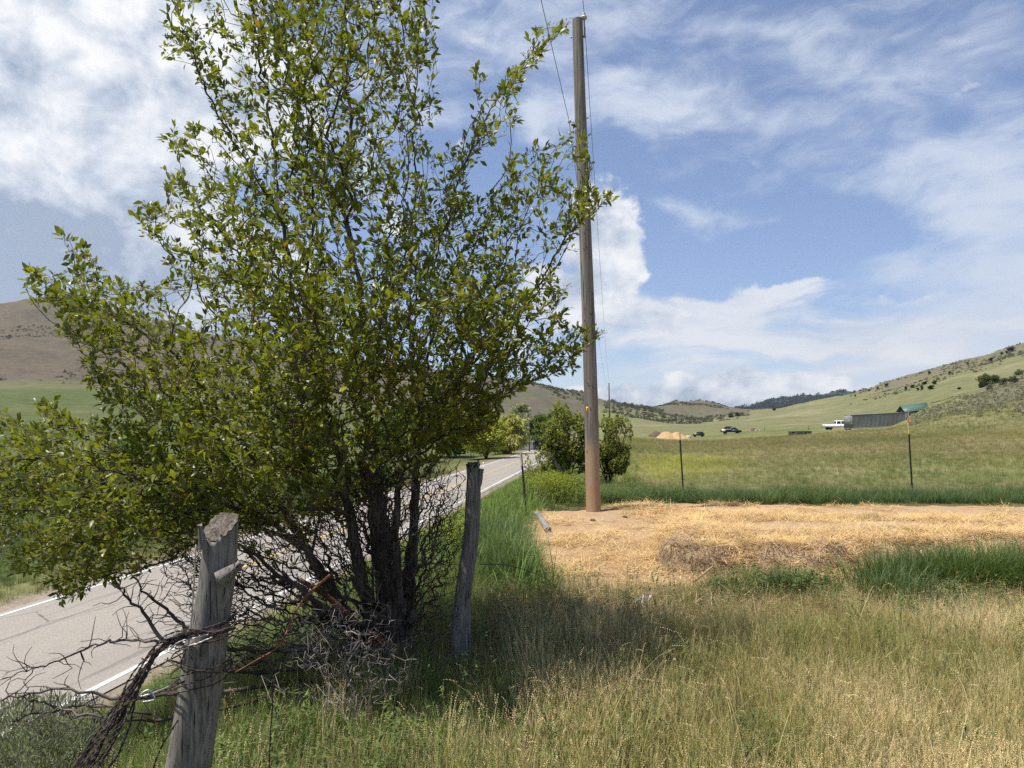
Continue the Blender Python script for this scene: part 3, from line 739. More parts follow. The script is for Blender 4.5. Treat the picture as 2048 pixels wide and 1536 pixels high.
def hawthorn():
    rng = np.random.default_rng(5)
    root = empty('hawthorn_tree', (-0.83, 4.75, 0.0), label='large leafy hawthorn with many stems growing beside the road at the fence line', cat='tree')
    off = np.array([-0.83, 4.75, 0.0])
    # ---- leafy targets: inside the outline as seen, with real depth
    P = []; area = 110000
    px = rng.uniform(-230, 1240, area); py = rng.uniform(-260, 1210, area)
    ins = in_poly(px, py, CROWN); px, py = px[ins], py[ins]
    ed = poly_dist(px, py, CROWN)
    th = 0.12 + 1.35 * np.sqrt(np.clip(ed / 330, 0, 1))
    Y = 4.7 + rng.uniform(-1, 1, len(px)) * th - 0.35 * np.clip((560 - px) / 560, 0, 1)
    X = Y * (px - CX) / F; Z = EYE + Y * (HY - py) / F
    # open gaps between clumps
    nz = np.array([mnoise.noise(Vector((x * 2.1, y * 2.1, z * 2.1))) for x, y, z in zip(X, Y, Z)])
    nz2 = np.array([mnoise.noise(Vector((x * 5, y * 5 + 9, z * 5))) for x, y, z in zip(X, Y, Z)])
    prob = np.clip(0.60 + 1.15 * nz + .5 * nz2 + 0.25 * np.clip(1 - ed / 45, 0, 1) + 0.15 * (py > 850), 0.03, 1) * np.clip(.55 + ed / 240, .55, 1.35) * np.where(py < 520, .72, 1.08)
    hole = (py > 900) & (px > 520)
    keep = (rng.random(len(X)) < prob * 0.27 * np.where((py > 640) & (px > 330) & (px < 1000), 1.35, 1) * np.where(hole, 1.1, 1) * np.where((px > 880) & (py > 380), 1.5, 1)) & ~((px > 640) & (py > 1040))
    pts = np.stack([X, Y, Z], 1)[keep]
    pxk, pyk = px[keep], py[keep]
    # ---- stems, followed up from the base
    def S(l): return spline(np.array([P3(a, b, c) for a, b, c in l]), 5)
    seeds = [
        S([(785, 1345, 4.75), (778, 1240, 4.75), (770, 1130, 4.72), (752, 1000, 4.7), (738, 860, 4.72), (742, 740, 4.78), (720, 600, 4.8), (690, 420, 4.85), (700, 250, 4.9), (690, 90, 4.9), (700, -80, 4.9)]),
        S([(768, 1290, 4.70), (735, 1180, 4.6), (705, 1060, 4.5), (680, 940, 4.45), (650, 800, 4.4), (625, 650, 4.4), (570, 470, 4.45), (548, 300, 4.5), (522, 120, 4.5), (495, -40, 4.5)]),
        S([(755, 1310, 4.78), (690, 1230, 4.8), (640, 1150, 4.8), (590, 1060, 4.7), (530, 960, 4.6), (450, 840, 4.45), (360, 720, 4.3), (240, 640, 4.2), (130, 590, 4.15), (60, 545, 4.1)]),
        S([(800, 1310, 4.8), (815, 1180, 4.9), (830, 1050, 5.0), (835, 900, 5.1), (850, 760, 5.2), (880, 620, 5.2), (930, 500, 5.2), (1010, 420, 5.2), (1110, 370, 5.2)]),
        S([(838, 860, 5.0), (900, 780, 4.9), (980, 690, 4.8), (1060, 600, 4.7), (1130, 480, 4.7), (1200, 410, 4.7)]),
        S([(745, 700, 4.8), (790, 560, 5.0), (830, 400, 5.1), (830, 240, 5.1), (840, 60, 5.1)]),
        S([(860, 560, 5.1), (900, 420, 5.0), (940, 300, 4.9), (1000, 190, 4.9), (1060, 120, 4.9), (1125, 58, 4.9)]),
        S([(640, 760, 4.4), (540, 620, 4.2), (470, 500, 4.1), (400, 420, 4.1), (350, 360, 4.1)]),
        S([(560, 440, 4.5), (490, 320, 4.4), (420, 200, 4.4), (380, 90, 4.4), (350, 10, 4.4)]),
        S([(600, 1080, 4.7), (480, 1020, 4.3), (360, 980, 4.0), (220, 940, 3.8), (80, 900, 3.8), (-60, 880, 3.8)]),
        S([(640, 1150, 4.6), (520, 1110, 4.2), (400, 1075, 4.0), (250, 1060, 3.9), (120, 1100, 3.9)]),
        S([(740, 850, 4.7), (640, 740, 4.0), (560, 640, 3.7), (480, 560, 3.6)]),
        S([(742, 830, 4.7), (820, 740, 4.0), (900, 660, 3.8), (990, 600, 3.8)]),
        S([(845, 850, 4.9), (930, 830, 4.7), (1000, 790, 4.6), (1100, 745, 4.6)])]
    print('crown nodes', len(pts))
    V, PR, ns = grow(seeds, pts, 0.42, 0.8)
    R, chains, ch, w = skeleton(V, PR, 0.0015, 2.5, 0.040)
    # extra thickness at the foot
    R = R * (1 + 0.45 * np.clip(1 - V[:, 2] / 0.7, 0, 1))
    V2 = V - off
    big, small = branch_meshes(V2, R, chains, 0.011, 0.2, 2, rng)
    # the fibrous foot: several stems grown together, each following its own limb upwards
    for l, r0, r1 in (([(785, 1356, 4.76), (782, 1280, 4.75), (776, 1180, 4.74), (766, 1080, 4.72), (752, 990, 4.70), (738, 870, 4.72)], .135, .034), ([(766, 1352, 4.70), (748, 1260, 4.66), (722, 1150, 4.58), (702, 1050, 4.5), (682, 950, 4.45)], .052, .024),
                      ([(804, 1352, 4.78), (812, 1260, 4.84), (820, 1150, 4.92), (829, 1050, 5.0), (835, 920, 5.1)], .055, .024), ([(750, 1352, 4.8), (700, 1250, 4.8), (655, 1165, 4.8), (600, 1075, 4.7), (545, 980, 4.6)], .045, .02), ([(795, 1352, 4.68), (795, 1200, 4.64), (792, 1060, 4.62), (800, 930, 4.7)], .045, .014)):
        Pm = spline(np.array([P3(*q) for q in l]) - off, 7); m_ = len(Pm); Pm[1:] += rng.normal(0, .006, (m_ - 1, 3)); rr_ = np.linspace(r0, r1, m_) * (1 + .3 * np.exp(-np.linspace(0, 9, m_)))
        v, q = log_mesh(Pm, rr_, 20, .22, int(r0 * 999), grooves=.34, lob=.10); big.add(v.reshape(-1, 3), Q=q)
    strips = MB()
    for k in range(90):                                                  # hanging strips of fibrous bark
        h = rng.uniform(.02, 1.1); a = rng.uniform(PI * .9, PI * 2.1); c_ = P3(783 - 22 * h, 1352 - h * 300, 4.75) - off; r0 = .112 - .05 * h
        p = np.array([c_[0] + r0 * math.cos(a), r0 * math.sin(a) * 1.02, h]); d_ = np.array([math.cos(a), math.sin(a), 0]); ln = rng.uniform(.08, .28)
        strips.tube([p, p + d_ * .006 + np.array([0, 0, ln / 2]), p + d_ * rng.uniform(-.01, .012) + np.array([rng.normal(0, .01), 0, ln])], [.004, .006, .002], 4)
    strips.build('bark_strips', M['deadtwig'], root)
    big.build('trunk', M['bark'], root, True); small.build('twigs', M['twig'], root, True)
    # ---- rosettes of leaves
    isleafy = np.zeros(len(V), bool); isleafy[ns:] = True
    sd_ok = (np.arange(len(V)) < ns) & (R < 0.010) & (V[:, 2] > 0.7)
    idx = np.where(isleafy | sd_ok)[0]; pos, ax, up, LL, WW, CC = [], [], [], [], [], []
    FV = MB()
    fr = []
    for i in idx:
        p = V[i]; q = V[PR[i]]; d = unit(p - q)
        if w[i] > 60: continue
        nl = rng.integers(5, 9)
        tint = np.clip(rng.normal(0.5, 0.22), 0, 1); young = rng.random() < 0.18
        light = np.clip((p[2] - 0.2) / 4.0, 0, 1)
        for k in range(nl):
            u = rng.random() ** .7
            b = q + (p - q) * (0.25 + 0.75 * u) if not ch[i] else q + (p - q) * rng.random()
            out = unit(rng.normal(0, 1, 3) + d * 1.1 + np.array([0, 0, 0.55]))
            L = (.022 + .046 * rng.random() ** 1.1) * (0.8 if young else 1)
            pos.append(b + out * 0.012); ax.append(out); up.append(unit(rng.normal(0, .55, 3) + np.array([-.25, 0, 1.0]))); LL.append(L); WW.append(L * rng.uniform(.40, .54))
            g0 = np.array([0.095, 0.122, 0.018]) * (1 - tint) + np.array([0.250, 0.262, 0.038]) * tint
            if young: g0 = g0 * np.array([1.5, 1.35, 1.2])
            if rng.random() < 0.008: g0 = np.array([0.28, 0.15, 0.03])
            CC.append(g0 * rng.uniform(.75, 1.25))
        if rng.random() < 0.2: fr.append((p, unit(d + rng.normal(0, .5, 3) + np.array([0, 0, .6]))))
    pos, ax, up = np.array(pos), np.array(ax), np.array(up)
    leaf_mesh('foliage', pos - off, ax, up, np.array(LL), np.array(WW), np.array(CC), M['leaf'], root)
    # small clusters of unripe fruit on thin stalks
    oc = np.array([(1, 0, 0), (-1, 0, 0), (0, 1, 0), (0, -1, 0), (0, 0, 1), (0, 0, -1)], float)
    ot = [(0, 2, 4), (2, 1, 4), (1, 3, 4), (3, 0, 4), (2, 0, 5), (1, 2, 5), (3, 1, 5), (0, 3, 5)]
    for (p, d) in fr:
        c0 = p - off
        for k in range(rng.integers(4, 9)):
            e = c0 + unit(d + rng.normal(0, .55, 3)) * rng.uniform(.025, .05)
            s_ = np.cross(e - c0, [0.3, 1, .2]); s_ = unit(s_) * .0008
            FV.add([c0 - s_, c0 + s_, e], T=[(0, 1, 2)]); FV.add(e + oc * rng.uniform(.0026, .0042), T=ot)
    FV.build('fruit_clusters', M['fruit'], root)
    # ---- the bare tangle under the crown
    T1 = []
    BARE = [(330, 1080), (430, 1040), (600, 1000), (700, 940), (860, 905), (905, 960), (915, 1080), (880, 1230), (840, 1320), (640, 1340), (420, 1340), (360, 1290), (430, 1220), (330, 1180)]
    px = rng.uniform(320, 930, 24000); py = rng.uniform(900, 1345, 24000); ins = in_poly(px + rng.normal(0, 28, len(px)), py + rng.normal(0, 28, len(px)), BARE); px, py = px[ins], py[ins]
    Y = 4.65 + rng.uniform(-.85, .75, len(px)) * (0.35 + .65 * np.clip(np.abs(px - 780) / 250, 0, 1))
    bp = np.stack([Y * (px - CX) / F, Y, EYE + Y * (HY - py) / F], 1); bp = bp[(rng.random(len(bp)) < .34 + .3 * (px > 640) * (py < 1180)) & (bp[:, 2] > 0.05)]
    bseeds = [S([(782, 1330, 4.75), (775, 1200, 4.72), (760, 1060, 4.7), (748, 950, 4.7)]),
              S([(770, 1290, 4.7), (690, 1180, 4.65), (640, 1080, 4.6), (620, 1000, 4.6)]),
              S([(775, 1260, 4.7), (660, 1250, 4.4), (560, 1240, 4.2), (450, 1230, 4.1)]),
              S([(790, 1250, 4.8), (850, 1140, 4.8), (880, 1040, 4.8), (890, 980, 4.8)]),
              S([(770, 1220, 4.7), (640, 1180, 4.2), (520, 1160, 4.0), (420, 1140, 3.9)])]
    V, PR, ns = grow(bseeds, bp, 0.36, 0.6)
    R, chains, ch, w = skeleton(V, PR, 0.0019, 2.8, 0.024)
    b2, s2 = branch_meshes(V - off, R, chains, 0.5, 0.32, 3, rng)
    # long low limbs reaching out over the bank
    for l, r0 in (([(740, 1290, 4.6), (600, 1300, 4.3), (470, 1300, 4.0), (330, 1282, 3.8), (290, 1230, 3.75), (255, 1195, 3.7), (235, 1165, 3.7)], .017),
                  ([(420, 1262, 3.9), (370, 1255, 3.8), (330, 1215, 3.8), (290, 1185, 3.75), (268, 1150, 3.7)], .013),
                  ([(320, 1284, 3.8), (240, 1282, 3.8), (190, 1290, 3.8), (120, 1320, 3.85), (60, 1340, 3.9), (8, 1355, 3.9)], .008),
                  ([(720, 1340, 4.5), (560, 1370, 4.0), (400, 1385, 3.7), (250, 1395, 3.5), (120, 1378, 3.4), (0, 1405, 3.4)], .016),
                  ([(640, 1360, 4.2), (460, 1415, 3.7), (300, 1440, 3.5), (190, 1432, 3.4), (100, 1412, 3.4), (40, 1390, 3.4)], .013),
                  ([(300, 1430, 3.5), (200, 1410, 3.45), (110, 1420, 3.4), (20, 1440, 3.4), (-60, 1450, 3.4)], .007),
                  ([(730, 1320, 4.6), (600, 1335, 4.2), (500, 1345, 4.0), (400, 1335, 3.8), (330, 1320, 3.7)], .018),
                  ([(770, 1270, 4.6), (680, 1235, 4.4), (640, 1225, 4.3), (610, 1180, 4.2), (560, 1160, 4.1)], .026),
                  ([(690, 1240, 4.4), (600, 1180, 4.1), (520, 1120, 3.9), (470, 1080, 3.8)], .02)):
        Pm = spline(np.array([P3(*q) for q in l]) - off, 6); Pm += rng.normal(0, .006, Pm.shape)
        rr = np.linspace(r0, r0 * .25, len(Pm)); s2.tube(Pm, rr, 6)
        for k in range(3, len(Pm) - 1, 2):                              # side twigs
            for rep in range(2):
                d = unit(rng.normal(0, 1, 3) + unit(Pm[k + 1] - Pm[k]) * .8); ln = rng.uniform(.05, .22)
                Q = [Pm[k]]
                for _ in range(4): d = unit(d + rng.normal(0, .4, 3)); Q.append(Q[-1] + d * ln / 4)
                s2.tube(Q, np.linspace(.0035, .0014, 5), 3, cap=False)
    s2.build('bare_twigs', M['twig'], root, True)
    # reddish stem
    Pm = spline(np.array([P3(*q) for q in ((660, 1150, 4.1), (610, 1195, 4.0), (585, 1235, 3.9), (560, 1290, 3.8), (510, 1322, 3.7), (470, 1345, 3.65))]) - off, 5)
    mb = MB(); mb.tube(Pm, np.linspace(.010, .003, len(Pm)), 6); Pm = spline(np.array([P3(*q) for q in ((790, 1300, 4.6), (720, 1250, 4.5), (650, 1190, 4.4), (600, 1160, 4.3))]) - off, 5)
    mb.tube(Pm, np.linspace(.025, .014, len(Pm)), 8); mb.build('peeling_stem', M['redtwig'], root, True)
hawthorn()

def small_bush(name, cx, cy, w_, h_, n, label, cat, cols, leafL, seed, group=None, stems=7, dens=(0.3, 1.0), bare=0.35):
    rng = np.random.default_rng(seed); z0 = gzs(cx, cy)
    root = empty(name, (cx, cy, z0), label=label, cat=cat, group=group)
    u = unit(rng.normal(0, 1, (n * 3, 3))); r = rng.random((n * 3, 1)) ** (1 / 3.0)
    P = u * r * np.array([w_ / 2, w_ / 2, h_ * .56]) + np.array([0, 0, h_ * .54])
    P = P * (1 + .42 * np.array([mnoise.noise(Vector((q[0] * 1.7 + seed, q[1] * 1.7, q[2] * 1.7))) for q in u]))[:, None] * np.array([1, 1, .94])
    nz = np.array([mnoise.noise(Vector((p[0] * 2.2 + seed, p[1] * 2.2, p[2] * 2.2))) for p in P]); P = P[(nz > -.06) & (P[:, 2] > .15 * h_)][:n]
    seeds = [np.array([(0, 0, 0), (0, 0, .1)])]
    for k in range(stems):
        a = rng.uniform(0, 2 * PI); q = np.array([math.cos(a) * w_ * .25, math.sin(a) * w_ * .25, h_ * .55])
        seeds.append(spline(np.array([(math.cos(a) * .05, math.sin(a) * .05, 0), q * np.array([.45, .45, .4]), q]), 4))
    V, PR, ns = grow(seeds, P, 0.5, 2.0); R, chains, ch, w = skeleton(V, PR, 0.0025, 2.5, .04)
    b, s = branch_meshes(V, R, chains, 0.5, .3, 2, rng); s.build('branches', M['twig'], root, True)
    idx = [i for i in range(ns, len(V)) if V[i][2] > bare * h_]
    pos, ax, up, LL, WW, CC = [], [], [], [], [], []
    for i in idx:
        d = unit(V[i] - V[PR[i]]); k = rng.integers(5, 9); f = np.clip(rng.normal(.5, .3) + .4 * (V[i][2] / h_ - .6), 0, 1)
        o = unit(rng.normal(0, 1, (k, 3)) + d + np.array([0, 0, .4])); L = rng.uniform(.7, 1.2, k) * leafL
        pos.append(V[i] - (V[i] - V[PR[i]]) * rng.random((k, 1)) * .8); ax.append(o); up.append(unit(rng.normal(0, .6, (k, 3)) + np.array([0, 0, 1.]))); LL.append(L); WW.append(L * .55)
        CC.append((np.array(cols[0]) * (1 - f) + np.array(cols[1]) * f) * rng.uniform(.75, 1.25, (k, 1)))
    leaf_mesh('foliage', np.concatenate(pos), np.concatenate(ax), np.concatenate(up), np.concatenate(LL), np.concatenate(WW), np.concatenate(CC), M['softleaf'], root)
    return root
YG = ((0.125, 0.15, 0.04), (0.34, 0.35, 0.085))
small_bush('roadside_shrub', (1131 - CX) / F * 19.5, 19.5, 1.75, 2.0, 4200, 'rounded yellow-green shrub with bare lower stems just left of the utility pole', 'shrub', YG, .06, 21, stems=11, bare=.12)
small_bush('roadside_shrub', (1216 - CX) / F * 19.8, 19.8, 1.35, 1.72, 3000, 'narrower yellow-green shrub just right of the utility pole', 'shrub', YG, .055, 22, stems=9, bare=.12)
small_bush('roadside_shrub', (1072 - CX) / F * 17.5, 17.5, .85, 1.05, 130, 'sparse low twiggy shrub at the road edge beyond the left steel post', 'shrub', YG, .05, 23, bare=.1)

def far_tree(name, base, width, height, label, col, n, seed, leaf=.25, lobes=9, trunk_h=.25, group=None, cat='tree', droop=False, thin=1.0, z=None, trunkcol=None, inflate=1.0):
    """tree at a distance: trunk, limbs and a lobed crown of leaf clumps"""
    rng = np.random.default_rng(seed); x, y = base; z0 = gzs(x, y) if z is None else z
    root = empty(name, (x, y, z0), label=label, cat=cat, group=group)
    mb = MB(); mb.tube([(0, 0, -.2), (.03 * width, 0, height * .3), (0, .02 * width, height * .62)], [height * .035, height * .025, height * .012], 7)
    L = []
    for k in range(lobes):
        a = rng.uniform(0, 2 * PI); rr = rng.uniform(.12, .36) * width; h = rng.uniform(trunk_h + .12, .86) * height; rr *= math.sin(PI * min(1, (h / height) * .85 + .12))
        L.append((np.array([rr * math.cos(a), rr * math.sin(a), h]), rng.uniform(.20, .34) * width * inflate, rng.uniform(.13, .22) * height * inflate))
        c = L[-1][0]; mb.tube([(0, 0, height * trunk_h * rng.uniform(.5, 1)), c * np.array([.5, .5, .75]), c], [height * .016, height * .010, height * .004], 5)
    L.append((np.array([0, 0, height * .86]), width * .2, height * .14))
    mb.build('trunk', M['bark'], root, True)
    ws = np.array([l[1] ** 2 * l[2] for l in L]); pick = rng.choice(len(L), n, p=ws / ws.sum())
    u = unit(rng.normal(0, 1, (n, 3))); r = rng.random((n, 1)) ** .42
    P = np.array([L[k][0] for k in pick]) + u * r * np.array([(L[k][1], L[k][1], L[k][2]) for k in pick])
    nz = np.array([mnoise.noise(Vector(p * 5.0 / width + seed)) for p in P]); keep = (nz > -.22 * thin) & (P[:, 2] > .06 * height); P = P[keep]; u = u[keep]; nz = nz[keep]
    ax = unit(rng.normal(0, 1, P.shape) + u * .5 + (np.array([0, 0, -2.2]) if droop else np.array([0, 0, .2])))
    LL = rng.uniform(.7, 1.6, len(P)) * leaf * 1.3 * (2.2 if droop else 1)
    cc = np.array(col)[None] * (1 + .55 * nz[:, None]) * rng.uniform(.7, 1.3, (len(P), 1))
    leaf_mesh('crown', P, ax, unit(rng.normal(0, .7, P.shape) + np.array([0, 0, 1.])), LL, LL * (.28 if droop else .8), cc, M['softleaf'], root)
    return root
def at(px, Y): return ((px - CX) / F * Y, Y)
def hw(pix, Y): return pix / F * Y
# trees and the house along the road
far_tree('roadside_tree', at(972, 118), hw(112, 118), hw(84, 118), 'broad golden-green tree beside the willow left of the road', (0.33, 0.34, 0.06), 12000, 31, .26, 14, .02, z=-4.0, inflate=1.15)
far_tree('willow_tree', at(1016, 135), hw(66, 135), hw(84, 135), 'drooping yellow-green willow between the golden tree and the white house', (0.36, 0.35, 0.10), 9000, 32, .34, 9, .2, droop=True, z=-4.0, inflate=1.1)
far_tree('roadside_tree', at(895, 128), hw(110, 128), hw(100, 128), 'deep green maple-like tree half hidden behind the hawthorn twigs', (0.10, 0.16, 0.04), 10000, 33, .3, 12, .1, z=-4.0, inflate=1.1)
far_tree('roadside_tree', at(800, 112), hw(120, 112), hw(105, 112), 'dark green tree seen through the lower branches of the hawthorn', (0.09, 0.15, 0.035), 9000, 34, .3, 12, .1, z=-4.0, inflate=1.1)
far_tree('cottonwood_tree', at(962, 215), hw(90, 215), hw(82, 215), 'pale grey-green cottonwood rising behind the golden-green tree', (0.25, 0.27, 0.16), 5200, 35, .42, 12, .2, thin=.3, z=-4.0)
far_tree('cottonwood_tree', at(1042, 225), hw(70, 225), hw(84, 225), 'pale thin-leaved cottonwood rising above the white house', (0.28, 0.29, 0.19), 5000, 36, .42, 12, .2, thin=.3, z=-4.0)
far_tree('roadside_tree', at(1080, 160), hw(60, 160), hw(70, 160), 'mid green tree at the bend just left of the rounded shrub', (0.13, 0.18, 0.06), 7000, 37, .32, 10, .1, z=-3.4)
far_tree('roadside_tree', at(1108, 178), hw(60, 178), hw(70, 178), 'taller green tree behind the rounded shrub at the far road bend', (0.17, 0.20, 0.07), 7000, 38, .35, 10, .1, z=-3.0)
far_tree('field_tree', at(262, 85), hw(110, 85), hw(70, 85), 'bushy green tree across the road behind the left side of the hawthorn', (0.10, 0.15, 0.035), 6000, 39, .22, 12, .05, z=-4.0)
far_tree('field_tree', at(620, 98), hw(130, 98), hw(84, 98), 'round green tree across the road behind the middle of the hawthorn', (0.07, 0.11, 0.025), 6000, 40, .25, 12, .05, z=-4.0)

# ------------------------------------------------------------------ posts, poles, wires
def near_post():
    base = np.array([-1.075, 2.2, 0.0])
    root = empty('fence_post', base, label='thick grey weathered post with slanted cut top and wire bundle tied round it', cat='fence post', group='old wooden fence posts')
    top = P3(442, 1030, 2.2) - base
    ctr = spline(np.array([(0, 0, -.15), (0.0, 0, 0.15), P3(376, 1536, 2.2) - base, P3(410, 1310, 2.2) - base, P3(434, 1150, 2.2) - base, top]), 14)
    n = len(ctr); hh = ctr[:, 2]; R = np.interp(hh, [-.2, .3, .62, .93, 1.05, 1.34], [.076, .070, .063, .057, .052, .047])
    V, Q = log_mesh(ctr, R, 40, .05, 4, knots=[(1.08, 4.3, .035, .32), (0.98, 1.2, .04, .14), (1.22, 2.2, .03, .12)], grooves=.035)
    # slanted cut: the plane drops towards the camera
    nrm = unit(np.array([-.10, -.62, .78])); c0 = P3(438, 1052, 2.2) - base
    k = V.shape[1]
    for i in range(V.shape[0]):
        for j in range(k):
            d = (V[i, j] - c0) @ nrm
            if d > 0: V[i, j] -= np.array([0, 0, 1]) * (d / nrm[2] + .012 * vnoise(j * .55, 5.1) + .005 * vnoise(j * 1.7, 2.2))
    Vf = V.reshape(-1, 3)
    mb = MB(); mb.add(Vf, Q=Q)
    # the left shoulder spike, the broken stub on the right
    for p0, p1, r0, r1 in (((407, 1096), (399, 1050), .017, .005), ((446, 1158), (483, 1127), .030, .008)):
        a, b = P3(*p0, 2.15) - base, P3(*p1, 2.13) - base
        S_ = a + (b - a) * np.linspace(0, 1, 7)[:, None]; v, q = log_mesh(S_, np.linspace(r0, r1, 7), 12, .45, 3, grooves=.3); v[-1] += RNG.normal(0, .004, v[-1].shape)
        mb.add(v.reshape(-1, 3), Q=q); mb.add(v[-1], T=[(0, a_, a_ + 1) for a_ in range(1, 11)])
    mb.build('shaft', M['post'], root, True)
    # rough cut face, set a hair proud, gently rippled
    ring = V[-1] ; cen = ring.mean(0); rows = []; m = 9
    for q in range(m + 1):
        f = q / m
        for j in range(k):
            p = cen + (ring[j] - cen) * (1 - f) * .985
            rows.append(p + nrm * (.003 + (.006 * vnoise(p[0] * 70, p[2] * 45 + p[1] * 45) + .003 * vnoise(p[0] * 240, p[2] * 120)) * (f > 0)))
    i = np.arange(m)[:, None] * k; j = np.arange(k)[None]; j2 = (j + 1) % k
    link('cut_face', np_mesh('cut_face', np.array(rows), None, np.stack([i + j, i + j2, i + k + j2, i + k + j], -1).reshape(-1, 4), True), M['cut'], root)
near_post()
def second_post():
    Y = 4.62; base = np.array([(922 - CX) / F * Y, Y, 0.0])
    root = empty('fence_post', base, label='slender crooked grey post with forked top standing right of the hawthorn trunk', cat='fence post', group='old wooden fence posts')
    pts = np.array([(0, 0, -.12)] + [tuple(P3(a, b, Y) - base) for a, b in ((922, 1338), (922, 1290), (922, 1247), (926, 1194), (933, 1141), (943, 1071), (945, 1000), (946, 965), (947, 934))])
    ctr = spline(pts, 7); px = np.interp(ctr[:, 2], [0, .1, .2, .33, .45, .65, .9, 1.1, 1.25, 1.34], [36, 40, 41, 39, 32, 31, 29, 28, 25, 20]); R = px / F * Y / 2
    V, Q = log_mesh(ctr, R, 30, .10, 9, knots=[(.50, 4.4, .05, .18), (.75, 4.6, .04, .15), (1.1, 4.4, .05, .2)], grooves=.16, lob=.05)
    V[-1] += RNG.normal(0, 1, V[-1].shape) * np.array([.007, .007, .024]); V[-2] += RNG.normal(0, .004, V[-2].shape); mb = MB(); k = V.shape[1]; mb.add(V.reshape(-1, 3), Q=Q); mb.add(V[-1], T=[(0, j, j + 1) for j in range(1, k - 1)])
    for p0, p1, p2, r0, r1 in (((944, 990), (958, 966), (962, 938), .026, .015), ((940, 960), (937, 945), (934, 928), .020, .007), ((945, 955), (950, 945), (947, 934), .015, .006)):
        S_ = spline(np.array([P3(*p0, Y) - base, P3(*p1, Y) - base, P3(*p2, Y) - base]), 5); v, q = log_mesh(S_, np.linspace(r0, r1, len(S_)), 14, .3, 5); v[-1] += RNG.normal(0, .004, v[-1].shape)
        mb.add(v.reshape(-1, 3), Q=q); mb.add(v[-1], T=[(0, a_, a_ + 1) for a_ in range(1, 13)])
    mb.build('shaft', M['post'], root, True)
second_post()

